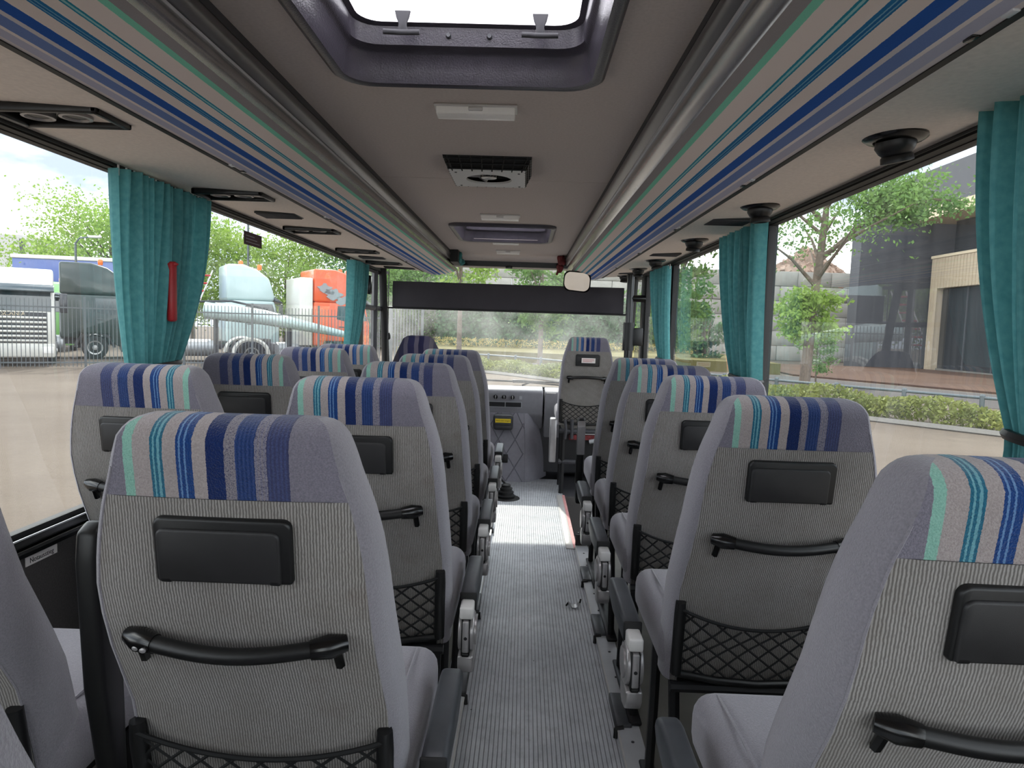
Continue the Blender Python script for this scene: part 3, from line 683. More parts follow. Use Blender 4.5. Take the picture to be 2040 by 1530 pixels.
# guide's folding seat by the door, taller pedestal
g = make_seat('tall grey guide seat at the front right, white sticker on its ashtray', 0, group='front seats', base=False, up_handle=True)
g.location = (.675, 5.50, .17)
tr = [c for c in g.children if c.name.startswith('ashtray')][0]
mb = MB(); a = rear_pt(0, .165, .026); b = rear_pt(0, .205, .026); mb.add([(-.055, a.y, a.z), (.055, a.y, a.z), (.055, b.y, b.z), (-.055, b.y, b.z), (-.055, a.y - .002, a.z), (.055, a.y - .002, a.z), (.055, b.y - .002, b.z), (-.055, b.y - .002, b.z)], [(0, 1, 2, 3), (4, 5, 6, 7), (0, 1, 5, 4), (2, 3, 7, 6), (1, 2, 6, 5), (3, 0, 4, 7)])
mb.build('sticker', M['paper'], tr, smooth=False)
mb = MB()
for k in range(3):
    p_ = rear_pt(0, .176 + k * .009, .0285); mb.box(-.045, .045 - .015 * (k == 2), p_.y - .001, p_.y + .0005, p_.z - .0012, p_.z + .0012)
mb.build('sticker_print', M['ink_red'], tr, smooth=False)
mb = MB(); mb.box(-.17, .17, .16, .56, .34, .37); mb.tube([(-.20, .16, .36), (.20, .16, .36)], .02, 8); mb.tube([(-.20, .18, .10), (.20, .18, .10)], .022, 8); mb.build('seat_frame', M['dark_grey'], g, angle=20)
mb = MB(); mb.box(-.16, .16, .17, .19, .13, .33); mb.build('base_plate', M['black_steel'], g, smooth=False)
for s in (-1, 1):
    mb = MB(); mb.tube([(s * .17, .17, .37), (s * .17, .19, -.17)], .022, 6); mb.tube([(s * .17, .50, .36), (s * .17, .50, -.17)], .02, 6); mb.build('leg', M['black_steel'], g, angle=20)
mb = MB(); mb.tube([(.05, .14, .28), (.12, .12, .30), (.18, .13, .27)], .018, 8); mb.build('lever', M['grey_paint'], g)
mb = MB(); mb.tube([(-.16, .13, .46), (-.15, .11, .38), (-.155, .13, .30)], .012, 8); mb.tube([(-.10, .15, .46), (-.10, .15, .30)], .016, 8); mb.build('bracket', M['dark_grey'], g)
mb = MB(); mb.prism([(.06, .47), (.12, .48), (.15, .42), (.16, .32), (.14, .22), (.10, .11), (.07, .11), (.05, .25), (.04, .40)], -.285, -.230, 'x'); mb.build('side_arm', M['silver'], g, bevel=.010, seg=3)
mb = MB(); mb.box(-.06, .16, .15, .20, .338, .348); mb.build('fold_bar', M['white_plastic'], g, smooth=False)
mb = MB(); mb.box(-.12, .17, .16, .21, .29, .33); mb.build('fold_strip', M['plaid_red'], g, smooth=False)

# driver's seat: one piece high back in dark stripes
stripe_dark, td = newmat('driver_stripes'); ob = td.obj(); sx_ = td.node('ShaderNodeSeparateXYZ'); td.l(ob, sx_.inputs[0])
td.l(td.ramp(td.math('DIVIDE', td.math('ADD', sx_.outputs['X'], .25), .5), [(0, srgb(58, 54, 66)), (.22, srgb(40, 40, 66)), (.30, srgb(84, 80, 96)), (.36, srgb(30, 30, 66)), (.46, srgb(88, 82, 98)), (.52, srgb(26, 26, 60)), (.60, srgb(74, 70, 88)), (.68, srgb(92, 88, 96)), (.74, srgb(60, 58, 76)), (.82, srgb(58, 54, 66))], True), td.bsdf.inputs['Base Color'])
td.bsdf.inputs['Roughness'].default_value = .95; td.bump(td.noise(400, 2, ob), .4, .002)
d = empty('driver_seat', 'dark blue striped driver seat at the front left', 'seat', (-.640, 5.12, 0), group='front seats')
mb = MB()
prof = [(.70, .14), (.75, .18), (.95, .215), (1.08, .20), (1.16, .165), (1.22, .135), (1.265, .115), (1.285, .085), (1.29, .05)]
rings = []
for z, w in prof:
    yo = (1.29 - z) * .22; th = .10 if z < 1.25 else (.05 if z < 1.288 else .01); cy = .06
    rings.append([(w * math.copysign(abs(math.cos(a)) ** .5, math.cos(a)), yo + cy + th * math.copysign(abs(math.sin(a)) ** .7, math.sin(a)), z) for a in [2 * PI * k / 24 for k in range(24)]])
for r in rings: mb.v += r
for j in range(len(rings) - 1):
    for k in range(24): mb.f.append((j * 24 + k, j * 24 + (k + 1) % 24, (j + 1) * 24 + (k + 1) % 24, (j + 1) * 24 + k))
mb.f += [tuple(range(24)), tuple(range((len(rings) - 1) * 24, len(rings) * 24))]
mb.build('backrest', stripe_dark, d, angle=70)
mb = MB(); mb.rbox(-.24, .24, .16, .66, .58, .72, .05, 4); mb.build('seat_cushion', stripe_dark, d)
mb = MB(); mb.box(-.2, .2, .2, .6, .5, .58); mb.cyl((0, .4, .0), (0, .4, .52), .10, .14, 16); mb.build('pedestal', M['black_steel'], d, angle=20)
# ================================================================== CABIN FITTINGS
# curtains: pleated cloth, gathered by a tie near the window sill
def curtain(label, s, y0t, y1t, y0b, y1b, ztop, ztie, zend, npl, seed, spread=.05):
    rnd = random.Random(seed)
    root = empty('curtain', label, 'curtain', (s * (XW - .045), (y0t + y1t) / 2, ztie), group='teal window curtains')
    ox, oy, oz = root.location
    ph = [rnd.uniform(0, 2 * PI) for _ in range(6)]
    def fn(u, v):
        if v < .86:
            q = v / .86; z = lerp(ztop, ztie, q); e = q ** 2.2
            a = lerp(y0t, y0b, e); b = lerp(y1t, y1b, e)
        else:
            q = (v - .86) / .14; z = lerp(ztie, zend, q); e = math.sin(q * PI / 2)
            w = (y1b - y0b) * .06 * e; a = y0b - w; b = y1b + w
        uu = u + .012 * math.sin(6 * PI * u + ph[0] + 3 * v)
        y = lerp(a, b, uu)
        amp = .024 * (1 - .3 * v)
        w_ = math.sin(2 * PI * npl * u + ph[1]) + .45 * math.sin(2 * PI * npl * 1.7 * u + ph[2] + 1.5 * v) + .3 * math.sin(2 * PI * npl * .5 * u + ph[3] - 2 * v)
        return (s * (XW - .045) + amp * w_ - ox, y - oy, z - oz)
    mb = MB(); mb.grid(fn, npl * 10, 26); c = mb.build('cloth', M['curtain'], root, angle=180)
    mb = MB(); ym = (y0b + y1b) / 2; hw = abs(y1b - y0b) / 2 + .012
    mb.tube([(s * (XW - .045) + .034 * math.cos(a) - ox, ym + hw * math.sin(a) - oy, ztie + .004 * math.sin(a) - oz) for a in [2 * PI * k / 20 for k in range(20)]], .010, 6, closed=True); mb.build('tie', M['black_plastic'], root)
    for k in range(npl):
        h = MB(); yy = lerp(y0t, y1t, (k + .5) / npl); h.tube([(s * (XW - .032) - ox, yy - oy, ztop - .02 - oz), (s * (XW - .032) - ox, yy - oy, ztop + .012 - oz)], .003, 5); h.build('hook', M['white_plastic'], root)
    return root
curtain('teal curtain tied back between the two large left windows', -1, 2.07, 2.62, 2.12, 2.40, 1.815, 1.215, 1.08, 13, 3)
curtain('small teal curtain at the front end of the left windows', -1, 4.84, 5.22, 4.72, 4.98, 1.81, 1.20, 1.08, 9, 5)
curtain('teal curtain cut off by the right picture edge', 1, .93, 1.42, 1.08, 1.27, 1.83, 1.21, 1.06, 11, 7)
curtain('teal curtain tied back between the right windows, above the third single seat', 1, 2.71, 3.22, 2.66, 2.98, 1.815, 1.20, 1.05, 12, 9)
curtain('small teal curtain at the front right by the door', 1, 4.45, 4.98, 4.36, 4.62, 1.80, 1.20, 1.06, 9, 11)
# red emergency hammers
def hammer(label, s, y, z):
    r = empty('emergency_hammer', label, 'hammer', (s * (XW - .078), y, z), group='emergency hammers')
    mb = MB(); mb.rbox(-.012, .012, -.018, .018, 0, .20, .008, 2); mb.build('grip', M['red_plastic'], r)
    mb = MB(); mb.box(min(-s * .005, s * .078), max(-s * .005, s * .078), -.010, .010, .05, .08); mb.build('bracket', M['black_plastic'], r, smooth=False)
    mb = MB(); mb.tube([(s * .03, 0, .192), (-s * .012, 0, .192)], [.009, .009], 8); mb.tube([(-s * .012, 0, .192), (-s * .024, 0, .192)], [.009, .001], 8); mb.build('head', M['red_plastic'], r)
# placards: red sticker strips beside the pillar curtain
hammer('slim red emergency hammer hanging in front of the nearest left curtain', -1, 2.31, 1.36)
# reading light and air vent panels, left soffit
def zsoff(x): return lerp(1.835, 1.816, (abs(x) - 1.11) / (.695 - 1.11)) - .001
for k, y in enumerate([1.57, 2.50, 3.41, 4.33, 5.14]):
    lab = ['large air vent panel with two round nozzles above the nearest left window', 'air vent panel above the nearest left curtain', 'air vent panel third from the camera on the left soffit', 'air vent panel fourth from the camera on the left soffit', 'foremost air vent panel on the left soffit'][k]
    xx = -.90; r = empty('air_vent', lab, 'air vent', (xx, y, zsoff(xx)), group='left air vent panels')
    mb = MB(); hx, hy = .125, .068
    for a in ((-hx, hx, -hy, -hy + .014), (-hx, hx, hy - .014, hy), (-hx, -hx + .016, -hy, hy), (hx - .016, hx, -hy, hy)): mb.rbox(a[0], a[1], a[2], a[3], -.016, .004, .004, 2)
    mb.build('frame', M['black_plastic'], r)
    mb = MB(); mb.box(-hx + .01, hx - .01, -hy + .01, hy - .01, .0, .003); mb.build('recess', M['gloss_black'], r, smooth=False)
    for sx_ in (-.052, .034):
        mb = MB(); mb.lathe([(.034, 0), (.034, -.009), (.027, -.010), (.024, -.002), (.0, -.001)], (sx_, .004, .0), 22); mb.build('nozzle_ring', M['silver'], r)
        mb = MB(); mb.lathe([(.023, -.003), (.022, -.006), (.004, -.007)], (sx_, .004, 0), 16); mb.build('nozzle', M['black_plastic'], r)
# loudspeaker grilles
def grille(label, x, y, w, d, ns, rot=0):
    r = empty('speaker_grille', label, 'speaker grille', (x, y, zsoff(x)), rot, group='soffit speaker grilles')
    mb = MB(); mb.rbox(-w / 2, w / 2, -d / 2, d / 2, -.006, .003, .003, 2); mb.build('plate', M['black_plastic'], r)
    for k in range(ns):
        b = MB(); yy = lerp(-d / 2 + .008, d / 2 - .008, k / (ns - 1)); b.rbox(-w / 2 + .006, w / 2 - .006, yy - .0025, yy + .0025, -.0095, -.004, .001, 1); b.build('slat', M['dark_grey'], r)
grille('oblong speaker grille between the second and third left air vents', -.905, 2.97, .17, .13, 9)
grille('oblong speaker grille near the far left curtain', -.905, 4.77, .17, .12, 8)
grille('oblong grille at the front end of the left soffit', -.86, 5.56, .24, .12, 8)
grille('slatted speaker grille between the second and third round nozzles', .955, 2.80, .17, .15, 9)
grille('slatted speaker grille between the third and fourth round nozzles', .955, 4.05, .17, .12, 8)
grille('foremost slatted grille on the right soffit', .955, 5.45, .16, .10, 7)
# round swivel air nozzles, right soffit
for k, y in enumerate([1.58, 2.46, 3.39, 4.40, 5.05, 5.72]):
    lab = ['large round black air nozzle above the nearest right window', 'second round black air nozzle on the right soffit', 'third round black air nozzle on the right soffit', 'fourth round black air nozzle on the right soffit', 'fifth round black air nozzle on the right soffit', 'foremost round black air nozzle on the right soffit'][k]
    r = empty('air_nozzle', lab, 'air nozzle', (.965, y, zsoff(.965)), group='right air nozzles')
    mb = MB(); mb.lathe([(.066, .002), (.067, -.004), (.058, -.011), (.044, -.014), (.040, -.008)], n=26); mb.build('flange', M['gloss_black'], r)
    Mx = Matrix.Rotation(math.radians(-14 + 9 * (k % 3)), 4, 'Y') @ Matrix.Rotation(math.radians(8 - 7 * (k % 2)), 4, 'X')
    mb = MB(); mb.lathe([(.040, -.006), (.043, -.020), (.036, -.034), (.030, -.040), (.033, -.043), (.034, -.056), (.026, -.058), (.022, -.050), (.0, -.049)], n=24, M=Mx); mb.build('swivel', M['black_plastic'], r)
# ceiling lamps
for k, (y, w) in enumerate([(2.02, .118), (3.92, .112), (5.06, .10), (5.72, .10)]):
    lab = ['long white ceiling lamp behind the nearest roof hatch', 'white ceiling lamp just behind the front roof hatch', 'white ceiling lamp just ahead of the front roof hatch', 'foremost white ceiling lamp near the windscreen'][k]
    r = empty('ceiling_lamp', lab, 'lamp', (0, y, ZC), group='ceiling lamps')
    mb = MB(); mb.rbox(-w, w, -.036, .036, -.008, .0, .003, 2); mb.build('base', M['white_plastic'], r)
    mb = MB(); mb.prism([(-.032, -.006), (-.022, -.026), (.022, -.030), (.032, -.006)], -w + .006, w - .006, 'x'); mb.build('lens', M['lamp_lens'], r, bevel=.004)
    mb = MB(); mb.rbox(-.02, .02, -.035, -.02, -.018, -.008, .002, 1); mb.build('switch', M['white_plastic'], r)
# roof fan
r = empty('roof_fan', 'square roof fan with white speckled face and black grille sides', 'fan', (0, 2.74, ZC))
mb = MB(); a, b, dz = .165, .142, .052
mb.add([(-a, -a, 0), (a, -a, 0), (a, a, 0), (-a, a, 0), (-b + .012, -b + .012, -dz + .003), (b - .012, -b + .012, -dz + .003), (b - .012, b - .012, -dz + .003), (-b + .012, b - .012, -dz + .003)], [(0, 1, 2, 3), (0, 1, 5, 4), (1, 2, 6, 5), (2, 3, 7, 6), (3, 0, 4, 7)]); mb.build('housing', M['rubber_black'], r, smooth=False)
for sd in range(4):
    Mz = Matrix.Rotation(sd * PI / 2, 4, 'Z')
    for j in range(3):
        q = (j + .5) / 3; s_ = MB(); w = lerp(a, b, q); s_.tube([Mz @ Vector((-w, -w + .002, -dz * q)), Mz @ Vector((w, -w + .002, -dz * q))], .0035, 6); s_.build('grille_bar', M['black_plastic'], r)
    for j in range(8):
        q = lerp(-.9, .9, j / 7); s_ = MB(); s_.tube([Mz @ Vector((a * q, -a + .002, 0)), Mz @ Vector((b * q, -b + .002, -dz))], .003, 5); s_.build('grille_rib', M['black_plastic'], r)
# face plate with a round hole
n = 40; mb = MB(); rad = .088
def sq(k):
    an = 2 * PI * k / n; c, s_ = math.cos(an), math.sin(an); q = b / max(abs(c), abs(s_)); return c * q, s_ * q
for zz in (-dz, -dz + .008):
    for k in range(n): mb.v.append((*sq(k), zz))
    for k in range(n): mb.v.append((rad * math.cos(2 * PI * k / n), rad * math.sin(2 * PI * k / n), zz))
for k in range(n):
    k2 = (k + 1) % n; mb.f += [(k, k2, n + k2, n + k), (2 * n + k, 3 * n + k, 3 * n + k2, 2 * n + k2), (k, 2 * n + k, 2 * n + k2, k2), (n + k, n + k2, 3 * n + k2, 3 * n + k)]
mb.build('face_plate', M['speckled_white'], r, angle=30)
mb = MB(); mb.lathe([(.0, -.044), (.030, -.046), (.036, -.036), (.036, -.02)], n=20); mb.build('hub', M['gloss_black'], r)
for k in range(4):
    bl = MB(); an = k * PI / 2 + .5
    def bf(u, v): 
        rr = lerp(.034, .083, u); tw = lerp(-.34, .34, v); return (rr * math.cos(an + tw), rr * math.sin(an + tw), -.034 + .012 * (v - .5) * 2)
    bl.grid(bf, 4, 4); bl.v += [(x, y, z + .002) for x, y, z in bl.v[:25]]; bl.f += [tuple(i + 25 for i in f)[::-1] for f in bl.f[:16]]; bl.build('blade', M['silver'], r)
for sx_ in (-1, 1):
    for sy_ in (-1, 1):
        s_ = MB(); s_.lathe([(.005, 0), (.004, -.002)], (sx_ * .118, sy_ * .118, -dz), 8); s_.build('screw', M['dark_grey'], r)
# roof hatches: moulded dark surround with a milky dome
def ring_rrect(hx, hy, r, z, n=6, bow=0.0):
    pts = []
    for cx, cy, a0 in ((hx - r, hy - r, 0), (-hx + r, hy - r, PI / 2), (-hx + r, -hy + r, PI), (hx - r, -hy + r, 1.5 * PI)):
        for k in range(n + 1):
            a_ = a0 + PI / 2 * k / n; pts.append((cx + r * math.cos(a_), cy + r * math.sin(a_), z))
    return pts
def hatch(label, y, latches):
    r = empty('roof_hatch', label, 'roof hatch', (0, y, ZC), group='roof hatches')
    rings = [ring_rrect(.335, .405, .085, -.001), ring_rrect(.333, .402, .085, -.014), ring_rrect(.320, .388, .08, -.022), ring_rrect(.303, .372, .075, -.018), ring_rrect(.296, .362, .07, .010), ring_rrect(.292, .356, .07, .045), ring_rrect(.288, .350, .065, .050), ring_rrect(.284, .338, .06, .053), ring_rrect(.278, .326, .06, .058), ring_rrect(.276, .320, .06, .099), ring_rrect(.262, .306, .055, .104)]
    mb = MB(); w = len(rings[0])
    for q in rings: mb.v += q
    for j in range(len(rings) - 1):
        for k in range(w): mb.f.append((j * w + k, j * w + (k + 1) % w, (j + 1) * w + (k + 1) % w, (j + 1) * w + k))
    mb.build('surround', M['abs_hatch'], r, angle=50)
    mb = MB(); mb.add(ring_rrect(.30, .345, .06, .110), [tuple(range(w))]); mb.add(ring_rrect(.30, .345, .06, .116), [tuple(range(w))]); mb.build('dome', M['hatch_dome'], r, smooth=False)
    if latches:
        for sx_ in (-.150, .172):
            yy = .285
            l_ = MB(); l_.prism([(sx_ - .019, .0), (sx_ + .019, .0), (sx_ + .015, .022), (sx_ + .009, .040), (sx_ + .012, .062), (sx_ - .012, .062), (sx_ - .009, .040), (sx_ - .015, .022)], yy - .035, yy - .028, 'y', Matrix.Translation((0, 0, .062)) @ Matrix.Diagonal((1, 1, -.75, 1)) @ Matrix.Translation((0, 0, -.06))); la = l_.build('latch', M['dark_grey'], r, bevel=.002)
            l_ = MB(); l_.tube([(sx_ - .042, yy - .045, .054), (sx_, yy - .047, .052), (sx_ + .042, yy - .045, .054)], .0065, 8); l_.build('latch_bar', M['dark_grey'], la)
        for sx_ in (-.05, .05):
            s_ = MB(); s_.tube([(sx_, .322, .080), (sx_, .314, .080)], [.007, .005], 10); s_.build('screw', M['arm_pad'], r)
hatch('large open-looking roof hatch with milky dome and two dark latches', 1.415, True)
hatch('second roof hatch further ahead, seen edge on', 4.635, False)
# things left on the ends of the racks
r = empty('cloth_bundle', 'crumpled teal cloth stuffed at the front end of the left rack', 'cloth', (-.43, 5.9, 1.93))
mb = MB(); rnd = random.Random(4)
def blob(mb, c, rad, sc, seed, n=16):
    rn = random.Random(seed); ph = [rn.uniform(0, 6) for _ in range(6)]
    def fn(u, v):
        th = 2 * PI * u; fi = PI * v; k = 1 + .16 * math.sin(3 * th + ph[0] + 2 * fi) + .12 * math.sin(5 * th + ph[1]) * math.sin(fi) + .1 * math.sin(4 * fi + ph[2])
        return (c[0] + rad * k * sc[0] * math.sin(fi) * math.cos(th), c[1] + rad * k * sc[1] * math.sin(fi) * math.sin(th), c[2] + rad * k * sc[2] * math.cos(fi))
    mb.grid(fn, n, n, True)
blob(mb, (0, 0, .02), .05, (.8, 1.2, .95), 1); mb.build('upper_fold', M['teal_cloth'], r)
mb = MB(); blob(mb, (.02, .12, -.01), .035, (.9, 1.2, .7), 2); mb.build('lower_fold', M['teal_cloth'], r)
mb = MB(); mb.box(-.478, -.415, 5.75, 6.15, 1.90, 1.999); struct('trim_21', mb, M['rubber_black'], smooth=False)  # black box stands in for the shade inside the open rack end
r = empty('blanket', 'dark red plaid blanket hanging from the right rack end', 'blanket', (.455, 6.0, 1.93))
mb = MB(); blob(mb, (.0, 0, .03), .05, (.75, 1.5, .8), 5); mb.build('roll', M['plaid_red'], r)
mb = MB(); blob(mb, (-.01, .05, -.03), .040, (.75, 1.3, .9), 6); mb.build('fold', M['plaid_red'], r)
mb = MB()
for k in range(7): mb.tube([(-.03 + .003 * k, .02 + .01 * k, -.05), (-.045 + .003 * k, .03 + .01 * k, -.09)], .0018, 4)
mb.build('fringe', M['plaid_red'], r)
# windscreen sun blind
r = empty('sun_blind', 'wide black roller sun blind across the windscreen', 'sun blind', (0, 6.12, 1.51))
mb = MB(); mb.grid(lambda u, v: (lerp(-1.02, 1.02, u), .0 - .02 * (2 * u - 1) ** 2 + .004 * math.sin(25 * u), lerp(0, .238, v)), 24, 2); n0 = len(mb.v); mb.v += [(x, y + .004, z) for x, y, z in mb.v]; mb.f += [tuple(i + n0 for i in f)[::-1] for f in list(mb.f)]; mb.build('cloth', M['visor_cloth'], r)
mb = MB(); mb.tube([(-1.06, -.02, .004), (-.5, -.005, .004), (0, 0, .004), (.5, -.005, .004), (1.06, -.02, .004)], .009, 8); mb.build('bottom_bar', M['black_plastic'], r)
for s in (-1, 1):
    mb = MB(); mb.tube([(s * 1.055, -.01, .40), (s * 1.055, -.02, .0), (s * 1.06, .0, -.62)], .004, 6); mb.build('guide_cord', M['black_plastic'], r)
mb = MB(); mb.lathe([(.006, 0), (.014, -.02), (.016, -.05), (.008, -.06)], (-1.05, -.0, -.22), 10); mb.build('pull_knob', M['black_plastic'], r)
# rear view mirror
r = empty('rear_view_mirror', 'rounded interior rear view mirror under the right rack end', 'mirror', (.585, 5.86, 1.775))
Mx = Matrix.Rotation(math.radians(-24), 4, 'Z') @ Matrix.Rotation(math.radians(9), 4, 'X') @ Matrix.Rotation(math.radians(6), 4, 'Y')
def rr(hx, hz, y): return [(x, y, z) for x, z, _ in ring_rrect(hx, hz, .055, 0, 6)]
mb = MB(); a = rr(.122, .086, 0); w = len(a); bk = [(x * .8, .03, z * .8) for x, y, z in a]; mb.add(a + bk, [tuple(range(w, 2 * w))] + [(k, (k + 1) % w, w + (k + 1) % w, w + k) for k in range(w)], Mx); mb.build('shell', M['black_plastic'], r)
mb = MB(); mb.add(rr(.112, .076, -.001), [tuple(range(w))], Mx); mb.build('glass', M['mirror'], r, smooth=False)
mb = MB(); mb.tube([(0, .02, .03), (.02, .10, .14), (.02, .26, .18)], .010, 8); mb.build('arm', M['black_plastic'], r)
# dashboard
r = empty('dashboard', 'grey dashboard below the windscreen with three knobs and air slots', 'dashboard', (0, 6.2, .55))
mb = MB(); mb.prism([(.0, .04), (-.012, .24), (.02, .262), (.27, .275), (.27, -.1), (.08, -.1)], -1.06, .345, 'x'); mb.build('panel', M['dash_grey'], r, bevel=.012)
mb = MB(); mb.prism([(.0, .03), (-.012, .235), (.02, .258), (.27, .27), (.27, -.2), (.10, -.2)], .36, 1.06, 'x'); mb.build('glove_box', M['dash_grey'], r, bevel=.012)
mb = MB(); mb.box(-1.05, 1.05, .09, .25, -.5, .03); mb.build('lower_panel', M['dark_grey'], r, smooth=False)
for k, x in enumerate((-.085, -.008, .069)):
    mb = MB(); mb.tube([(x, .0, .192), (x, -.035, .192)], [.021, .018], 14); kn = mb.build('knob', M['gloss_black'], r)
    mb = MB(); mb.rbox(x - .004, x + .004, -.044, -.03, .176, .208, .002, 1); mb.build('pointer', M['silver'], kn)
mb = MB(); mb.box(-.15, .155, -.012, .0, .098, .152); mb.build('vent_frame', M['grey_paint'], r, smooth=False)
for x0, x1 in ((-.142, .0), (.008, .147)):
    mb = MB(); mb.box(x0, x1, -.0145, -.004, .105, .146); mb.build('vent_slot', M['rubber_black'], r, smooth=False)
    for j in range(3):
        s_ = MB(); z = .112 + j * .013; s_.box(x0 + .002, x1 - .002, -.018, -.012, z, z + .004); s_.build('vent_blade', M['dark_grey'], r, smooth=False)
mb = MB(); mb.box(.13, .155, -.013, -.003, .175, .205); mb.build('blank_switch', M['grey_paint'], r, smooth=False)
mb = MB(); mb.box(.375, .46, -.015, -.004, .236, .244); mb.build('badge', M['white_plastic'], r, smooth=False)
mb = MB(); mb.rbox(-1.0, -.28, -.16, .1, .16, .33, .05, 4); mb.build('instrument_cowl', M['dark_grey'], r)
mk('quilt_seam', (112, 110, 119), .6, var=.05)
# engine cover: quilted hump in the middle
r = empty('engine_cover', 'quilted grey engine cover bulging below the dashboard', 'engine cover', (0, 6.05, 0))
mb = MB()
def ec(u, v):
    x = lerp(-.62, .40, u); z = lerp(0, .60, v)
    yy = .0
    if x > .20: yy = ((x - .20) / .20) ** 1.7 * .30
    xx = x - (.06 * v ** 2 * max(0, (x - .1) / .3)); yy += .13 * v ** 3
    return (xx, yy, z)
mb.grid(ec, 34, 18); tp = MB(); tp.grid(lambda u, v: tuple(Vector(ec(u, 1)) * 1 + Vector((0, v * .22, .012 * math.sin(v * PI / 2)))), 34, 4)
mb.add(tp.v, tp.f)
mb.build('padding', M['quilt_grey'], r, angle=60)
def on_face(x, z):
    u = (x + .62) / 1.02; p_ = ec(max(0, min(1, u)), z / .60); return Vector((p_[0], p_[1] - .001, p_[2]))
for k in range(-4, 5):
    for sg in (-1, 1):
        pts = [on_face(x, z) for x, z in [(-.12 + k * .15 + sg * q * .36, q * .60) for q in [j / 14 for j in range(15)]] if -.55 < x < .20]
        if len(pts) > 2: s_ = MB(); s_.tube(pts, .0045, 5); s_.build('stitching', M['quilt_seam'], r)
s_ = MB(); s_.tube([on_face(.20, z * .06) for z in range(0, 11)], .004, 6); s_.build('edge_piping', M['quilt_grey'], r)
mb = MB(); mb.rbox(-.035, .045, -.008, .01, .17, .245, .004, 2); s_ = mb.build('socket', M['black_plastic'], r)
mb = MB(); mb.lathe([(.018, 0), (.018, .004), (.008, .005)], (0, 0, 0), 14, Matrix.Translation((.004, -.008, .208)) @ Matrix.Rotation(PI / 2, 4, 'X')); mb.build('socket_hole', M['rubber_black'], s_)
# ticket bin with yellow notice
r = empty('waste_bin', 'small dark grey flip bin with a yellow sticker on the engine cover', 'bin', (-.005, 6.02, .47))
mb = MB(); mb.rbox(-.088, .088, -.05, .09, 0, .135, .028, 4); mb.build('body', M['dark_grey'], r)
mb = MB(); mb.rbox(-.080, .080, -.056, -.04, .045, .130, .012, 3); l_ = mb.build('lid', M['arm_pad'], r)
mb = MB(); mb.box(-.068, .068, -.0585, -.055, .070, .104); st = mb.build('sticker', M['yellow_sticker'], r, smooth=False)
text_part('lettering', 'Bitte nicht steigen', .0165, M['ink'], Matrix.Translation((0, -.059, .087)) @ Matrix.Rotation(PI / 2, 4, 'X'), st, .0004)
# gear lever in its rubber boot
r = empty('gear_lever', 'rubber bellows of the gear lever on the aisle floor', 'gear lever', (.05, 5.45, 0))
mb = MB(); mb.lathe([(.115, 0), (.11, .006), (.07, .01), (.075, .025), (.06, .035), (.064, .055), (.048, .065), (.052, .085), (.036, .095), (.038, .11), (.018, .12)], n=20); mb.build('bellows', M['rubber_black'], r)
mb = MB(); mb.tube([(0, 0, .11), (-.10, .05, .20), (-.20, .08, .30)], .009, 8); mb.build('lever', M['black_steel'], r)
mb = MB(); blob(mb, (-.21, .085, .315), .028, (1, 1, 1), 0, 12); mb.build('knob', M['gloss_black'], r)
# steering wheel
r = empty('steering_wheel', 'black steering wheel in front of the driver seat', 'steering wheel', (-.64, 5.86, .92))
Mx = Matrix.Rotation(math.radians(38), 4, 'X')
mb = MB(); mb.tube([Mx @ Vector((.225 * math.cos(a), .225 * math.sin(a), 0)) for a in [2 * PI * k / 32 for k in range(32)]], .016, 10, closed=True); mb.build('rim', M['black_plastic'], r)
for k in range(4):
    a = PI / 4 + k * PI / 2; mb = MB(); mb.tube([Mx @ Vector((.05 * math.cos(a), .05 * math.sin(a), -.02)), Mx @ Vector((.22 * math.cos(a), .22 * math.sin(a), 0))], .012, 6); mb.build('spoke', M['black_plastic'], r)
mb = MB(); mb.lathe([(.06, -.03), (.062, -.005), (.04, .004)], n=18, M=Mx); mb.build('hub', M['black_plastic'], r)
mb = MB(); mb.tube([Mx @ Vector((0, 0, -.03)), (0, .42, -.42)], .035, 10); mb.build('column', M['black_steel'], r)
# windscreen wipers outside the glass
for k, (x0, x1, lab) in enumerate(((-.30, .55, 'left windscreen wiper lying above the dashboard'), (.15, .98, 'right windscreen wiper lying above the dashboard'))):
    r = empty('windscreen_wiper', lab, 'wiper', (x0, 6.60, .82), group='windscreen wipers')
    mb = MB(); mb.tube([(0, 0, 0), (.1, -.02, .04), ((x1 - x0) * .55, -.02, .035)], .010, 6); mb.build('arm', M['black_steel'], r)
    mb = MB(); mb.tube([((x1 - x0) * .02, -.04, .045), ((x1 - x0) * .5, -.045, .035), (x1 - x0, -.06, .015)], .007, 6); mb.build('blade', M['rubber_black'], r)
    mb = MB(); mb.rbox((x1 - x0) * .42, (x1 - x0) * .56, -.06, -.02, .025, .055, .008, 2); mb.build('joint', M['black_steel'], r)
# emergency exit sticker on the left wall
r = empty('exit_sticker', 'white sticker with dark lettering below the nearest left window', 'sticker', (-XW + .002, 1.765, .733))
mb = MB(); mb.box(-.0005, .0015, -.060, .060, -.012, .012); mb.build('label', M['paper'], r, smooth=False)
Mt = Matrix(((0, 0, 1, .0018), (1, 0, 0, 0), (0, 1, 0, -.0005), (0, 0, 0, 1)))
text_part('lettering', 'Notausstieg', .019, M['ink'], Mt, r, .0003)
r = empty('window_sticker', 'dark maroon sticker at the top of the second left window', 'sticker', (-XW - .016, 3.24, 1.745))
mb = MB(); mb.box(-.001, .001, -.105, .105, -.030, .030); mb.build('label', M['maroon'] if 'maroon' in M else mk('maroon', (74, 52, 56), .7, var=.03), r, smooth=False)
mb = MB()
for k in range(3): mb.box(.001, .002, -.085, .075 - .03 * k, -.018 + k * .014, -.014 + k * .014)
mb.build('print', M['plush'], r, smooth=False)
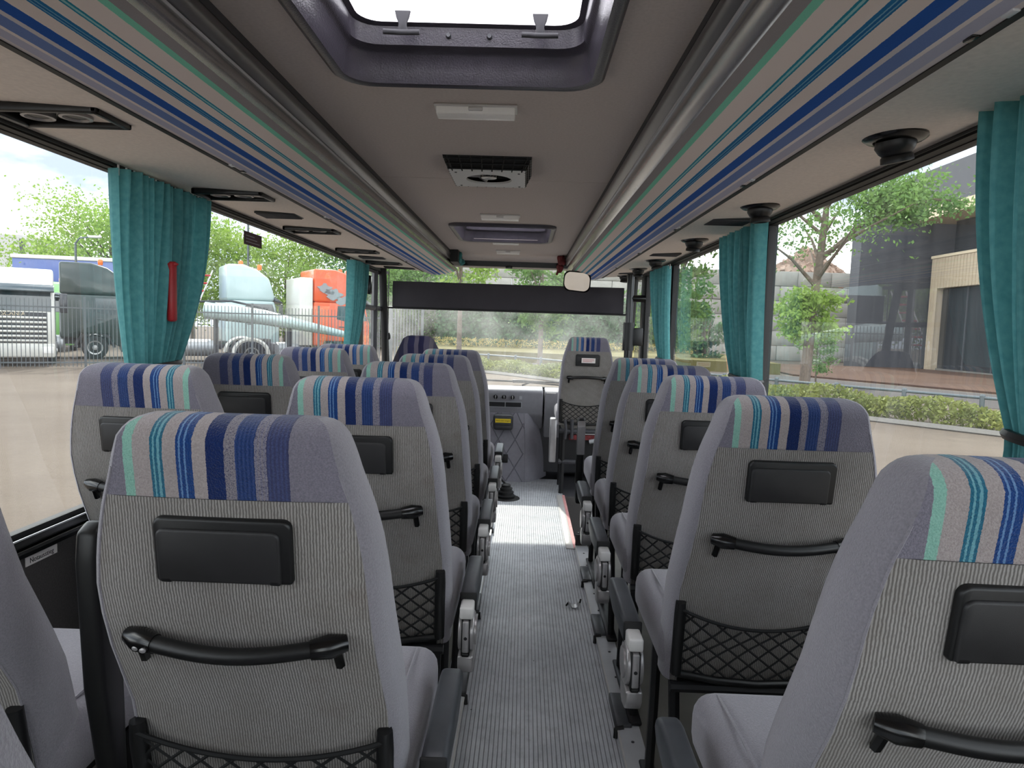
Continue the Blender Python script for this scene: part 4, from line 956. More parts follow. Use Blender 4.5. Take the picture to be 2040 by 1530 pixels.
# litter on the aisle floor: a bent bottle cap
r = empty('bottle_cap', 'bent brown and silver scrap lying on the aisle floor', 'litter', (.449, 3.32, .0)); r.scale = (1.6, 1.6, 1.6)
mb = MB(); mb.grid(lambda u, v: (.018 * (u - .5) * 2, .014 * (v - .5) * 2, .003 + .012 * (2 * u - 1) ** 2), 8, 4); n0 = len(mb.v); mb.v += [(x, y, z + .0008) for x, y, z in mb.v]; mb.f += [tuple(i + n0 for i in f)[::-1] for f in list(mb.f)]; mb.build('scrap', M['silver'], r)
mb = MB(); mb.tube([(-.018, 0, .014), (-.024, .004, .003)], .003, 5); mb.tube([(.018, 0, .014), (.02, -.004, .028)], .0025, 5); mb.build('edge', M['rubber_black'], r)
# ================================================================== OUTSIDE
GZ = -.6
def ground_mat(name, c1, c2, brick=True):
    m, t = newmat(name); b = t.bsdf; ob = t.obj(); n = t.noise(.35, 6, ob, .6); f = t.noise(26, 3, ob)
    col = t.ramp(n, [(.3, srgb(*c1)), (.7, srgb(*c2))]); col = t.mix(t.math('MULTIPLY', f, .5), col, srgb(*[int(v * .8) for v in c1]))
    t.l(col, b.inputs['Base Color']); b.inputs['Roughness'].default_value = .95; b.inputs['Specular IOR Level'].default_value = .2; t.bump(f, .4, .01); return m
ground_mat('paving', (94, 83, 73), (112, 101, 89)); ground_mat('asphalt', (76, 72, 70), (92, 87, 84)); ground_mat('mulch', (74, 53, 41), (94, 70, 54)); ground_mat('verge', (98, 90, 52), (116, 110, 66))
mb = MB(); mb.quad((-90, -20, GZ), (90, -20, GZ), (90, 140, GZ), (-90, 140, GZ)); struct('ground', mb, M['paving'], smooth=False)
mb = MB(); mb.add([(24, 9, GZ + .01), (26.5, 12, GZ + .01), (13, 33.5, GZ + .01), (-6, 40, GZ + .01), (-7, 36, GZ + .01), (8.6, 27, GZ + .01)], [(0, 1, 2, 3, 4, 5)]); struct('road', mb, M['asphalt'], smooth=False)
mb = MB(); mb.prism([(26.2, 13), (27.0, 40), (26, 46), (14.2, 46), (13.4, 34)], GZ, GZ + .08, 'z'); struct('planting_bed', mb, M['mulch'], smooth=False)
mb = MB(); mb.prism([(-7.5, 41), (13, 34.6), (14, 46), (14, 48.5), (-7.5, 48.5)], GZ, GZ + .55, 'z'); struct('bank', mb, M['verge'], smooth=False)
mk('kerb', (112, 108, 102), .9, var=.06); mk('steel_rail', (88, 96, 99), .5, metal=.2, var=.08)

def leaf_mat(name, c1, c2, trans=.35):
    m, t = newmat(name); b = t.bsdf; ob = t.obj(); n = t.noise(1.1, 4, ob, .7)
    col = t.ramp(n, [(.3, srgb(*c1)), (.7, srgb(*c2))]); t.l(col, b.inputs['Base Color']); b.inputs['Roughness'].default_value = .6; b.inputs['Specular IOR Level'].default_value = .25
    tr = t.node('ShaderNodeBsdfTranslucent'); t.l(col, tr.inputs['Color']); mx = t.node('ShaderNodeMixShader'); mx.inputs[0].default_value = trans
    t.l(b.outputs[0], mx.inputs[1]); t.l(tr.outputs[0], mx.inputs[2]); t.l(mx.outputs[0], t.out.inputs['Surface']); return m
leaf_mat('leaf_bright', (104, 138, 56), (160, 184, 92), .45); leaf_mat('leaf_mid', (76, 112, 58), (124, 156, 84), .4); leaf_mat('leaf_dark', (60, 96, 66), (100, 138, 92), .35); leaf_mat('leaf_olive', (92, 104, 50), (146, 150, 82), .3)
mk('bark', (104, 92, 80), .95, var=.2, scale=8, bump=.5, bscale=20, bdist=.02)
def leaves(name, pts, size, mat, parent, seed, aspect=.55):
    """pts: (n,3) leaf centres; each leaf a bent quad pair"""
    rng = np.random.default_rng(seed); n = len(pts)
    d = rng.normal(size=(n, 3)); d /= np.linalg.norm(d, axis=1)[:, None]; e_ = rng.normal(size=(n, 3)); w = np.cross(d, e_); w /= np.linalg.norm(w, axis=1)[:, None]
    s = size * rng.uniform(.6, 1.3, n)[:, None]; L = d * s; W = w * s * aspect
    V = np.stack([pts - L, pts + W, pts + L, pts - W], 1).reshape(-1, 3)
    me = bpy.data.meshes.new(name); me.vertices.add(4 * n); me.vertices.foreach_set('co', V.astype(np.float32).ravel())
    me.loops.add(4 * n); me.loops.foreach_set('vertex_index', np.arange(4 * n, dtype=np.int32)); me.polygons.add(n); me.polygons.foreach_set('loop_start', np.arange(0, 4 * n, 4, dtype=np.int32)); me.polygons.foreach_set('loop_total', np.full(n, 4, dtype=np.int32))
    me.update(calc_edges=True); me.materials.append(mat); o = bpy.data.objects.new(name, me); COL.objects.link(o)
    if parent is not None: o.parent = parent
    o['kind'] = 'stuff'; return o
def crown_pts(rng, n, rx, ry, rz, cz, nclump, cr):
    c = rng.normal(size=(nclump, 3)); c /= np.linalg.norm(c, axis=1)[:, None]; c *= rng.uniform(.35, 1.0, nclump)[:, None] ** .6
    c = c * [rx, ry, rz] + [0, 0, cz]
    k = rng.integers(0, nclump, n); p = c[k] + rng.normal(size=(n, 3)) * cr * [1, 1, .55]
    return p
def tree(label, loc, h, rx, rz, mat, seed, n=4500, leaf=.22, trunk_r=.18, clumps=38, cz=None, lean=0.0, group='trees outside the bus', branches=6, name='tree'):
    rng = np.random.default_rng(seed); r = empty(name, label, 'tree', loc, group=group); cz = cz or h - rz
    leaves('foliage', crown_pts(rng, n, rx, rx, rz, cz, clumps, rx * .20), leaf, M[mat], r, seed)
    mb = MB(); mb.tube([(0, 0, 0), (lean * .4, 0, cz * .45), (lean, 0, cz * .9), (lean * 1.2, 0, cz + rz * .5)], [trunk_r, trunk_r * .8, trunk_r * .6, trunk_r * .2], 9); mb.build('trunk', M['bark'], r)
    for k in range(branches):
        a = rng.uniform(0, 2 * PI); z0 = rng.uniform(.55, .95) * cz; q = rng.uniform(.5, .9); b = MB(); b.tube([(lean * z0 / cz, 0, z0), (lean + rx * q * .5 * math.cos(a), rx * q * .5 * math.sin(a), z0 + rz * .45), (lean + rx * q * math.cos(a), rx * q * math.sin(a), z0 + rz * .8)], [trunk_r * .4, trunk_r * .25, trunk_r * .06], 6); b.build('branch', M['bark'], r)
    return r
# trees behind the truck park, left
tree('tall bright green tree standing behind the dark green truck', (-29.5, 49, GZ), 10.4, 5.6, 4.4, 'leaf_bright', 1, 21600, .125, clumps=60, group='trees behind the truck park')
tree('bright green tree behind the nearest left curtain', (-24.6, 51, GZ), 10.0, 4.6, 4.4, 'leaf_bright', 2, 16800, .125, clumps=50, group='trees behind the truck park')
tree('yellow green tree rising behind the truck with two beacons', (-18.0, 52, GZ), 8.2, 4.6, 3.8, 'leaf_bright', 3, 18000, .125, clumps=50, group='trees behind the truck park')
tree('mid green tree between the two beacon trucks', (-12.8, 52, GZ), 7.7, 4.4, 3.6, 'leaf_mid', 4, 16800, .125, clumps=50, group='trees behind the truck park')
tree('darker green tree behind the orange truck', (-8.0, 53, GZ), 7.6, 4.0, 3.6, 'leaf_mid', 5, 15600, .125, clumps=46, group='trees behind the truck park')
tree('low bushy tree beside the grey buildings at the far left', (-36.0, 54, GZ), 6.6, 4.0, 3.0, 'leaf_bright', 6, 12000, .125, clumps=40, group='trees behind the truck park')
# right: street tree with two leaf masses
r = tree('street tree with a bare trunk in front of the rubble heap', (9.9, 24, GZ), 8.2, 3.3, 1.9, 'leaf_mid', 21, 4600, .075, trunk_r=.19, clumps=60, cz=6.6, lean=.35, branches=10, group='street trees')
rng = np.random.default_rng(77)
leaves('hanging_foliage', crown_pts(rng, 3600, 1.6, 1.2, .6, 0, 20, .34) + np.array([3.0, -.6, 6.55]), .085, M['leaf_mid'], r, 22)
b = MB(); b.tube([(.3, 0, 4.6), (1.6, -.3, 5.9), (3.6, -.6, 6.6), (5.0, -.8, 6.5)], [.09, .07, .05, .02], 7); b.build('bough', M['bark'], r)
leaves('sucker_foliage', crown_pts(rng, 3800, 1.0, .9, .95, 0, 26, .24) + np.array([.05, -.2, 2.65]), .085, M['leaf_bright'], r, 23)
tree('slim green tree standing ahead in the middle of the windscreen', (.95, 34, GZ), 6.6, 1.5, 2.4, 'leaf_mid', 31, 3600, .11, trunk_r=.14, clumps=34, cz=3.8, group='street trees')
tree('pale slim tree trunk ahead of the hedge, left of the windscreen centre', (-3.5, 38.5, GZ), 7.5, 1.8, 1.6, 'leaf_bright', 32, 1800, .12, trunk_r=.16, clumps=20, cz=5.6, group='street trees')
tree('leafy tree beyond the front door pole', (5.9, 27.5, GZ), 7.2, 1.7, 3.0, 'leaf_mid', 33, 4200, .11, trunk_r=.16, clumps=34, cz=3.9, group='street trees')
tree('green tree rising behind the concrete wall ahead', (3.6, 58, GZ), 8.6, 3.2, 2.6, 'leaf_bright', 34, 3600, .2, group='street trees', clumps=30)
tree('young tree in the planting bed beside the low railing', (12.2, 28.5, GZ), 2.3, .8, .9, 'leaf_mid', 35, 1500, .07, trunk_r=.04, clumps=16, cz=1.3, group='street trees')
tree('dark green conifer shrub in front of the concrete wall', (10.6, 40, GZ), 3.6, 1.1, 1.8, 'leaf_dark', 36, 2600, .12, trunk_r=.10, clumps=24, cz=1.8, group='street trees')
# tall clipped hedge ahead
r = empty('tall_hedge', 'tall dark clipped hedge ahead beyond the road', 'hedge', (0, 48.6, GZ + .3))
mb = MB(); mb.rbox(-6.0, 13.0, .0, 1.4, 0, 3.55, .3, 2); mb.build('core', M['leaf_dark'], r)
rng = np.random.default_rng(5); n = 9000; P = np.stack([rng.uniform(-6.1, 13.1, n), rng.normal(-.08, .10, n), rng.uniform(0, 3.7, n)], 1); Pt = np.stack([rng.uniform(-6, 13, 1500), rng.uniform(0, 1.4, 1500), rng.normal(3.6, .12, 1500)], 1)
leaves('leaves', np.concatenate([P, Pt]), .16, M['leaf_dark'], r, 6)
r = empty('dry_grass', 'strip of dry yellow grass in front of the tall hedge', 'grass', (0, 47.4, GZ + .55)); r['kind'] = 'stuff'
rng = np.random.default_rng(15); n = 2600; P = np.stack([rng.uniform(-6, 12, n), rng.uniform(-1.8, .6, n), rng.uniform(.05, .55, n)], 1); leaf_mat('leaf_straw', (168, 152, 80), (206, 190, 120), .3); leaves('blades', P, .14, M['leaf_straw'], r, 16, .12)
# low hedge strip and railing, running diagonally across the front right
RL = [(12.9, 13.3), (11.72, 14.6), (10.65, 15.82), (9.55, 17.05), (8.45, 18.3), (7.35, 19.6), (6.25, 20.9), (5.15, 22.2), (4.05, 23.6), (2.95, 25.1), (1.9, 26.6), (.85, 28.0), (-.2, 29.2), (-1.4, 30.2), (-2.8, 31.1), (-4.2, 31.8)]
r = empty('railing', 'low grey steel tube railing standing in the shrub border', 'railing', (0, 0, GZ), group='street railings')
for k, (x, y) in enumerate(RL):
    p_ = MB(); p_.cyl((x, y, 0), (x, y, .74), .055, n=10); p_.cyl((x, y, .74), (x, y, .78), .062, .045, n=10); p_.build('post', M['steel_rail'], r)
    if k:
        a, b = RL[k - 1], RL[k]; p_ = MB(); p_.tube([(a[0], a[1], .70), (b[0], b[1], .70)], .036, 8); p_.build('rail', M['steel_rail'], r)
r = empty('shrub_border', 'low olive green shrub border along the grey railing', 'shrubs', (0, 0, GZ)); r['kind'] = 'stuff'
rng = np.random.default_rng(9); A = np.array(RL); seg = rng.integers(0, len(RL) - 1, 26000); q = rng.uniform(0, 1, 26000)[:, None]; base = A[seg] * (1 - q) + A[seg + 1] * q
dirn = A[seg + 1] - A[seg]; dirn /= np.linalg.norm(dirn, axis=1)[:, None]; nrm = np.stack([-dirn[:, 1], dirn[:, 0]], 1)
off = rng.uniform(-.25, 1.1, 26000); hmax = .60 + .16 * np.sin(base[:, 0] * 2.1) * np.sin(base[:, 1] * 1.3)
z = hmax * rng.uniform(.0, 1.0, 26000) ** .6 * np.clip(1.15 - np.abs(off - .42) ** 2 * 1.1, .3, 1)
leaves('leaves', np.concatenate([base + nrm * off[:, None], z[:, None]], 1), .055, M['leaf_olive'], r, 10)
# which side of the railing is nearer the bus: shrubs lie on that side; kerb along it
kp = [(x + d_[0] * 1.2, y + d_[1] * 1.2) for (x, y), d_ in zip(RL, [(-.73, -.68)] * len(RL))]
mb = MB(); mb.tube([(x, y, .03) for x, y in kp], .09, 4); k_ = mb.build('kerb', M['kerb'], None, angle=20, loc=(0, 0, GZ)); k_['kind'] = 'structure'
# steel picket fence in front of the truck park, in two straight runs
mk('fence_steel', (84, 88, 90), .5, metal=.3, var=.1)
r = empty('picket_fence', 'tall grey steel picket fence in front of the parked trucks', 'fence', (0, 0, GZ))
for F0, F1 in ((Vector((-26.0, 17.5, 0)), Vector((-12.9, 26.2, 0))), (Vector((-12.9, 26.2, 0)), Vector((-5.0, 27.6, 0)))):
    fd = F1 - F0; fl = fd.length; Mf = Matrix.Translation(F0) @ Matrix.Rotation(math.atan2(fd.y, fd.x), 4, 'Z')
    for k in range(int(fl / 2.5) + 1):
        p_ = MB(); p_.box(k * 2.5 - .04, k * 2.5 + .04, -.04, .04, 0, 2.55, Mf); p_.build('post', M['fence_steel'], r, smooth=False)
    for zz in (.18, 2.12):
        p_ = MB(); p_.box(0, fl, -.025, .025, zz, zz + .05, Mf); p_.build('rail', M['fence_steel'], r, smooth=False)
    p_ = MB(); x = .12
    while x < fl: p_.box(x - .011, x + .011, -.011, .011, .05, 2.42, Mf); x += .125
    p_ = p_.build('pickets', M['fence_steel'], r, smooth=False); p_['kind'] = 'stuff'
r = empty('sliding_gate', 'grey blue barred sliding gate seen through the windscreen at left', 'gate', (-4.95, 25.8, GZ), math.radians(14))
p_ = MB(); p_.box(0, 1.3, -.04, .04, .1, .2); p_.box(0, 1.3, -.04, .04, 2.5, 2.6); p_.box(0, .1, -.05, .05, 0, 2.6); p_.box(1.2, 1.3, -.05, .05, 0, 2.6); p_.build('gate_frame', M['fence_steel'], r, smooth=False)
p_ = MB(); [p_.box(k * .11 + .1, k * .11 + .135, -.015, .015, .15, 2.55) for k in range(11)]; p_ = p_.build('bars', M['fence_steel'], r, smooth=False); p_['kind'] = 'stuff'
# concrete block wall and rubble heap
mk('concrete_block', (158, 154, 146), .95, var=.10, scale=1.5, bump=.3, bscale=14, bdist=.01)
r = empty('concrete_wall', 'high wall of grey concrete blocks in front of the rubble heap', 'wall', (-14, 54, GZ))
blk = MB(); blk.rbox(.015, 2.585, 0, .9, .012, 1.138, .03, 1); b0 = blk.build('block', M['concrete_block'], r); first = True
rn = random.Random(3)
for j in range(6):
    for i in range(16):
        o = b0 if first else b0.copy()
        if not first: COL.objects.link(o)
        first = False; o.parent = r; o.location = (i * 2.6 + (1.3 if j % 2 else 0), rn.uniform(-.03, .03), j * 1.15)
rubble_cols = [(150, 126, 110), (170, 152, 136), (138, 110, 96), (156, 146, 138)]
r = empty('rubble_heap', 'heap of broken pink and grey rubble behind the concrete wall', 'rubble', (24.0, 60, GZ))
mk('rubble', (160, 136, 120), .95, var=.35, scale=.9, bump=.4, bscale=4, bdist=.05)
mb = MB(); mb.grid(lambda u, v: (13.5 * v * math.cos(2 * PI * u), 4.5 * v * math.sin(2 * PI * u), 9.4 * (1 - v) ** .9 + .3 * math.sin(9 * u + 7 * v)), 28, 10, True); mb.build('mound', M['rubble'], r)
mb = MB(); rn = random.Random(8)
for k in range(420):
    v = rn.uniform(.02, .75); a = rn.uniform(PI, 2 * PI); c = Vector((13.5 * v * math.cos(a), 4.5 * v * math.sin(a), 9.4 * (1 - v) ** .9)); s = rn.uniform(.18, .5)
    Mx = Matrix.Translation(c) @ Euler((rn.uniform(0, 6), rn.uniform(0, 6), rn.uniform(0, 6))).to_matrix().to_4x4(); mb.cbox((0, 0, 0), (s * rn.uniform(.6, 1.6), s, s * rn.uniform(.4, .9)), Mx)
o = mb.build('stones', M['rubble'], r, smooth=False); o['kind'] = 'stuff'
# ------------------------------------------------------------------ buildings on the right
mk('dark_cladding', (62, 64, 70), .6, var=.06, scale=2); mk('beige_cladding', (176, 160, 136), .7, var=.03, scale=3); mk('cream_band', (206, 190, 162), .8, var=.03)
m_, t_ = newmat('dark_glazing'); t_.bsdf.inputs['Base Color'].default_value = srgb(40, 44, 48); t_.bsdf.inputs['Roughness'].default_value = .04; t_.bsdf.inputs['Specular IOR Level'].default_value = 1.0; t_.l(t_.ramp(t_.noise(.4, 2, t_.obj()), [(.3, srgb(36, 40, 44)), (.7, srgb(48, 52, 56))]), t_.bsdf.inputs['Base Color'])
r = empty('office_building', 'dark grey building with a beige clad entrance portal and large windows', 'building', (26.9, 46, GZ))
mb = MB(); mb.box(-4.8, 16, .3, 1.6, 0, 9.8); mb.build('dark_wing', M['dark_cladding'], r, smooth=False)
mb = MB(); mb.box(.45, 16, -22, .3, 0, 7.2); mb.box(-1.6, 16, -22, 4, 10.2, 12.6); mb.build('main_block', M['dark_cladding'], r, smooth=False)
mb = MB(); mb.box(-1.7, 16, -22, .2, 9.55, 10.2); mb.build('cream_band', M['cream_band'], r, smooth=False)
for k in range(7):
    y0 = -1.2 - k * 3.0; p_ = MB(); p_.box(.38, .46, y0 - 2.8, y0, 7.25, 9.5); p_.build('upper_window', M['dark_glazing'], r, smooth=False)
po = empty_parent = r
mb = MB(); mb.box(-.25, .5, -.75, .0, 0, 7.25); mb.build('portal_jamb', M['beige_cladding'], r, smooth=False)
mb = MB(); mb.box(-.25, .5, -14.0, -.75, 5.3, 7.25); mb.build('portal_lintel', M['beige_cladding'], r, smooth=False)
mb = MB(); mb.box(-.32, .5, -14.1, .06, 7.25, 7.42); mb.build('portal_cap', M['cream_band'], r, smooth=False)
for k in range(44):
    y0 = -.02 - k * .31; p_ = MB(); z0 = 0 if k < 3 else 5.32; p_.box(-.275, -.25, y0 - .15, y0, z0, 7.24); p_.build('cladding_rib', M['beige_cladding'], r, smooth=False)
for k in range(2): p_ = MB(); p_.box(-.22 + k * .36, -.04 + k * .36, -.0, .03, 0, 7.24); p_.build('cladding_rib', M['beige_cladding'], r, smooth=False)
for k in range(5):
    y0 = -.8 - k * 2.65; p_ = MB(); p_.box(.12, .16, y0 - 2.55, y0, .15, 5.25); p_.build('glass_pane', M['dark_glazing'], r, smooth=False); p_ = MB(); p_.box(.06, .18, y0 - 2.65, y0 - 2.55, .1, 5.3); p_.build('mullion', M['dark_cladding'], r, smooth=False)
p_ = MB(); p_.box(.05, .2, -14, -.75, .0, .16); p_.build('threshold', M['kerb'], r, smooth=False)
r = empty('grey_warehouse', 'flat grey warehouse at the far left behind the white truck', 'building', (-56, 72, GZ))
mk('pale_cladding', (178, 176, 172), .8, var=.04); mb = MB(); mb.box(-8, 3.0, 0, 10, 0, 9.9); mb.build('hall', M['pale_cladding'], r, smooth=False)
mb = MB(); mb.box(3.05, 5.6, 0, 8, 0, 9.2); mb.build('annex', M['pale_cladding'], r, smooth=False); mb = MB(); mb.box(3.0, 3.5, -.1, .0, 0, 9.5); mb.build('seam', M['dark_cladding'], r, smooth=False)
# lamp posts
for x, y, h, lab in ((-26.1, 40, 6.3, 'street lamp post behind the dark green truck'), (-16.0, 40, 8.2, 'street lamp post behind the truck with two beacons')):
    r = empty('street_lamp', lab, 'street lamp', (x, y, GZ), group='street lamps'); p_ = MB(); p_.tube([(0, 0, 0), (0, 0, h - .3), (.25, 0, h), (1.0, 0, h + .08)], [.08, .06, .05, .04], 8); p_.build('post', M['steel_rail'], r); p_ = MB(); p_.rbox(.8, 1.5, -.12, .12, h + .02, h + .16, .04, 2); p_.build('lantern', M['white_plastic'], r)

# ------------------------------------------------------------------ parked trucks
mk('tyre', (30, 30, 31), .9, var=.15); mk('rim_steel', (168, 168, 166), .35, metal=.5, var=.1); mk('chassis_grey', (64, 64, 66), .7, var=.2, scale=4); mk('amber', (236, 112, 28), .3, var=.05); mk('cab_glass', (52, 62, 66), .08, var=.1, spec=.8); mk('tank_alu', (150, 152, 154), .4, metal=.5, var=.1)
def paint(name, rgb): return mk(name, rgb, .32, var=.04, scale=1.5, coat=.4)
paint('paint_white', (214, 212, 204)); paint('paint_green', (104, 156, 84)); paint('paint_dark_green', (24, 42, 39)); paint('paint_ice', (176, 196, 196)); paint('paint_orange', (226, 92, 40)); paint('paint_blue', (62, 84, 146)); paint('paint_black', (34, 36, 42))
def wheel(root, x, y, r=.50, w=.30, s=1):
    p_ = MB(); p_.tube([(x, y - s * w / 2, r), (x, y + s * w / 2, r)], r, 24); 
    o = p_.build('wheel', M['tyre'], root, bevel=.05, seg=2)
    p_ = MB(); Mx = Matrix.Translation((x, y - s * (w / 2 + .004), r)) @ Matrix.Rotation(s * PI / 2, 4, 'X'); p_.lathe([(r * .60, -.02), (r * .60, .015), (r * .50, .0), (r * .46, -.03), (r * .22, -.02), (r * .20, .05), (r * .08, .06)], n=20, M=Mx); p_.build('rim', M['rim_steel'], o)
def truck(label, loc, heading, col, roof=3.75, roofcol=None, beacons=(), sleeper=.95, front=1.45, deco=None, rear=-4.4, grille=False, roof_fair=True, box=None, badge=None):
    """tractor unit, front towards +x, seen on its right hand side (-y)"""
    r = empty('tractor_truck', label, 'truck', loc, heading, group='parked trucks'); W = 1.22; rc = M[roofcol or col]
    bz = 1.0
    c = MB(); c.prism([(-sleeper, bz), (-sleeper, 2.75), (front - .22, 2.75), (front - .06, 2.05), (front, 1.9), (front, .55), (front - .55, .55), (.62, .75), (.55, 1.1), (-.55, 1.1), (-.60, .9), (-sleeper, .9)], -W, W, 'y'); cab = c.build('cab', M[col], r, bevel=.06, seg=2)
    if roof_fair: c = MB(); c.prism([(-sleeper, 2.76), (-sleeper, roof), (-.1, roof + .02), (front - .95, roof - .16), (front - .42, roof - .55), (front - .18, 2.95), (front - .2, 2.76)], -W * .97, W * .97, 'y'); c.build('roof', rc, r, bevel=.10, seg=3)
    c = MB(); c.prism([(front - .19, 2.95), (front + .16, 2.72), (front + .14, 2.66), (front - .2, 2.78)], -W, W, 'y'); c.build('sun_visor', M['cab_glass'], r, bevel=.02)
    for s in (-1, 1):
        c = MB(); c.prism([(-.02, 2.05), (.02, 2.62), (front - .30, 2.62), (front - .12, 2.02), (.55, 1.92)], s * (W - .02), s * (W + .012), 'y'); c.build('side_window', M['cab_glass'], r)
        c = MB(); c.tube([(front - .1, s * (W + .02), 2.6), (front + .05, s * (W + .28), 2.55)], .03, 6); c.rbox(front - .05, front + .08, s * (W + .28) - .12, s * (W + .28) + .12, 1.95, 2.65, .03, 2); c.build('wing_mirror', M['paint_black'], r)
        c = MB(); c.tube([(.04, s * (W + .006), 1.2), (.04, s * (W + .006), 2.6)], .012, 4); c.tube([(.08, s * (W + .012), 1.72), (.30, s * (W + .012), 1.72)], .022, 5); c.build('door_line', M['paint_black'], r)
        c = MB(); pts = [(.72 * math.cos(a), s * (W - .16), .5 + .66 * math.sin(a)) for a in [PI * k / 12 for k in range(13)]]; c.tube(pts, .07, 6); c.build('wheel_arch', M['chassis_grey'], r)
        for xx in (0, -3.5): wheel(r, xx, s * (W - .15), s=-s)
        c = MB(); c.tube([(-1.15, s * .92, .62), (-2.45, s * .92, .62)], .34, 16); c.build('fuel_tank', M['tank_alu'], r)
        c = MB(); pts = [(-3.5 + .68 * math.cos(a), s * (W - .18), .5 + .62 * math.sin(a)) for a in [PI * k / 12 for k in range(13)]]; c.tube(pts, .09, 6); c.build('mudguard', M['paint_white'], r)
    c = MB(); c.quad((front - .205, -W + .12, 2.7), (front - .205, W - .12, 2.7), (front - .035, W - .1, 1.98), (front - .035, -W + .1, 1.98)); [c.v.append((x + .03, y, z + .01)) for x, y, z in c.v[:4]]; c.f += [(4, 5, 6, 7), (0, 1, 5, 4), (1, 2, 6, 5), (2, 3, 7, 6), (3, 0, 4, 7)]; c.build('windscreen', M['cab_glass'], r, smooth=False)
    c = MB(); c.box(rear, 1.0, -.45, .45, .62, .92); c.box(-3.7, -2.6, -.5, .5, .92, 1.12); c.box(rear, rear + .12, -1.1, 1.1, .55, .95); c.build('chassis', M['chassis_grey'], r, bevel=.02)
    c = MB(); c.rbox(front - .5, front + .04, -W, W, .32, .82, .06, 2); c.build('bumper', M[col] if not grille else M['paint_white'], r)
    if grille:
        for k in range(6): c = MB(); z = .88 + k * .165; c.rbox(front, front + .05, -.98, .98, z, z + .085, .02, 1); c.build('grille_bar', M['paint_white'], r)
        c = MB(); c.box(front + .0, front + .012, -1.0, 1.0, .84, 1.94); c.build('grille_back', M['paint_black'], r, smooth=False)
        if badge:
            text_part('lettering', badge, .20, M['cream_band'], Matrix.Translation((front + .03, 0, 1.875)) @ Matrix(((0, 0, 1, 0), (1, 0, 0, 0), (0, 1, 0, 0), (0, 0, 0, 1))), r, .012)
        for s in (-1, 1): c = MB(); c.rbox(front + .0, front + .055, s * 1.0 - .18, s * 1.0 + .18, .45, .72, .03, 2); c.build('headlamp', M['lamp_lens'], r)
    for bx, by in beacons:
        c = MB(); c.lathe([(.09, 0), (.09, .05), (.10, .06), (.10, .20), (.07, .24)], (bx, by, roof - (.02 if bx < .3 else .14)), 12); c.build('beacon', M['amber'], r)
    if deco:
        c = MB()
        for k, (x, z, rad) in enumerate(deco): pts = [(x + rad * (1 + .3 * math.sin(5 * a + k)) * math.cos(a), z + rad * .62 * (1 + .3 * math.cos(4 * a + k)) * math.sin(a)) for a in [2 * PI * j / 18 for j in range(18)]]; c.prism(pts, -W - .012, -W + .01, 'y')
        c.build('painted_flames', M['tank_alu'], r, smooth=False)
    if box: c = MB(); c.box(box[0], box[1], -W - .02, W + .02, box[2], box[3]); c.build('side_fairing', M['paint_white'] if col == 'paint_orange' else M[col], r, bevel=.04)
    return r
HD = math.radians(32)
truck('dark green truck without trailer, amber beacon on its roof, second from the left', (-19.0, 30.4, GZ), HD, 'paint_dark_green', 4.1, beacons=((.25, -.5),), sleeper=1.25)
truck('ice grey truck with two amber beacons and a red ladder behind its cab', (-12.8, 31.2, GZ), HD, 'paint_ice', 4.3, beacons=((-.05, -.4), (.75, -.4)), sleeper=.75)
truck('orange truck with grey painted flames behind the picket fence', (-8.6, 30.7, GZ), HD, 'paint_orange', 4.15, beacons=((.35, -.4), (.9, .3)), sleeper=1.0, deco=((-.55, 3.35, .28), (-.15, 3.1, .34), (.25, 2.85, .30), (-.35, 3.2, .2)), rear=-3.9, box=(-1.6, -1.05, .9, 3.75))
truck('white truck facing the bus at the left picture edge, horizontal grille bars', (-18.75, 25.3, GZ), math.radians(-56), 'paint_white', 3.55, grille=True, badge='SCANIA')
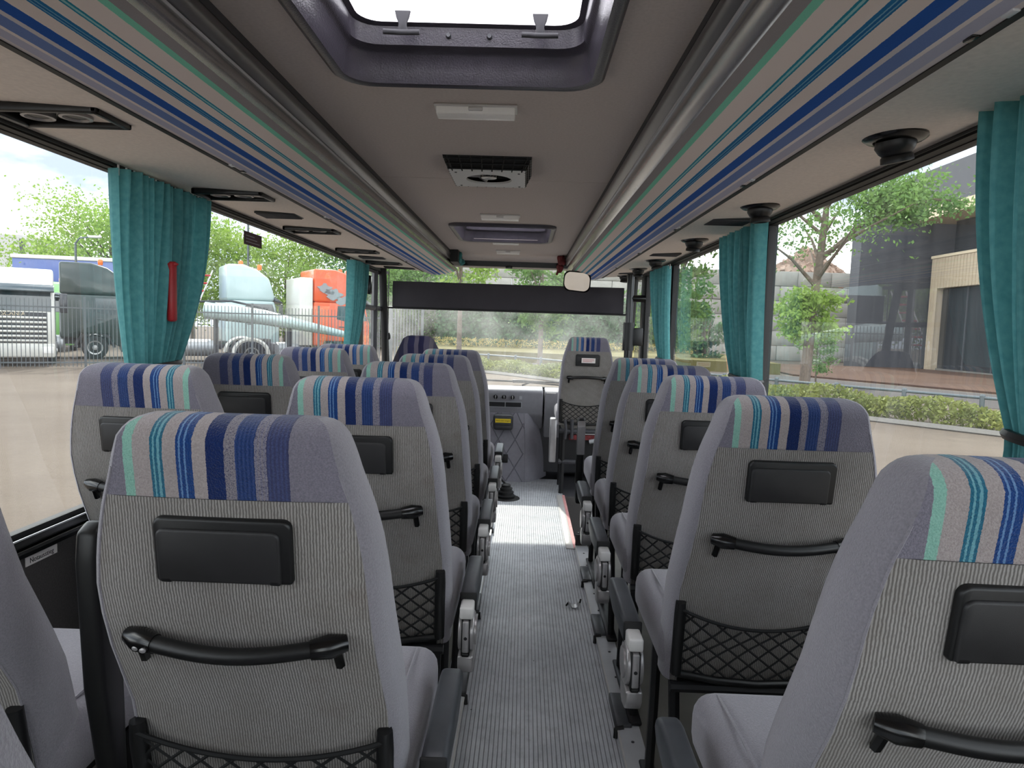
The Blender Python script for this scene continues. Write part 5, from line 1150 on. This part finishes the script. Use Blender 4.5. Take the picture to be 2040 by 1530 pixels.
truck('light green truck behind the white truck, amber beacon on top', (-24.3, 35.0, GZ), math.radians(-60), 'paint_green', 3.5, beacons=((.2, .6),))
# red ladder leaning behind the ice grey cab
r = empty('ladder', 'red ladder leaning behind the ice grey truck cab', 'ladder', (-14.3, 29.3, GZ + 1.5), math.radians(30))
for s in (-.28, .28): p_ = MB(); p_.tube([(s - .25, 0, 0), (s + .75, .2, 2.5)], .035, 6); p_.build('rail', M['white_plastic'], r)
for k in range(7): q = (k + .7) / 7.4; p_ = MB(); p_.tube([(-.53 + q, .2 * q, 2.5 * q), (.03 + q, .2 * q, 2.5 * q)], .045, 6); p_.build('rung', M['red_plastic'], r)
# blue trailer
r = empty('box_trailer', 'blue covered trailer parked behind the dark green truck', 'trailer', (-28.2, 43.5, GZ), math.radians(12)); r.scale = (1.2, 1.2, 1.2)
p_ = MB(); p_.rbox(-2.6, 3.4, -1.25, 1.25, 1.2, 4.35, .08, 2); p_.build('cover', M['paint_blue'], r); p_ = MB(); p_.box(-2.65, 3.45, -1.3, 1.3, 4.3, 4.5); p_.build('roof_edge', M['paint_white'], r, bevel=.04); p_ = MB(); p_.box(-2.5, 3.3, -.5, .5, .9, 1.2); p_.build('chassis', M['chassis_grey'], r, smooth=False)
for xx in (1.2, 2.5):
    for s in (-1, 1): wheel(r, xx, s * 1.05, s=-s)
# solid pale tapering beam added for a streak taken to be a window reflection
r = empty('reflected_streak', 'long pale tapering beam sloping behind the fence, added for a reflected streak', 'reflected streak', (-12.5, 27.1, GZ + 2.15), math.radians(11))
p_ = MB(); p_.tube([(0, 0, .1), (2.2, 0, -.12), (5.6, 0, -.75)], [.36, .30, .12], 8); p_.build('beam', M['paint_ice'], r); p_ = MB(); p_.tube([(-.2, -.05, .42), (1.0, -.05, .48), (2.4, -.05, .2)], .05, 6); p_.build('hose', M['paint_black'], r)
for xx in (.4, 3.2): p_ = MB(); p_.tube([(xx, 0, -.2 if xx < 1 else -.45), (xx, 0, -2.15)], .10, 6); p_.build('support', M['chassis_grey'], r)
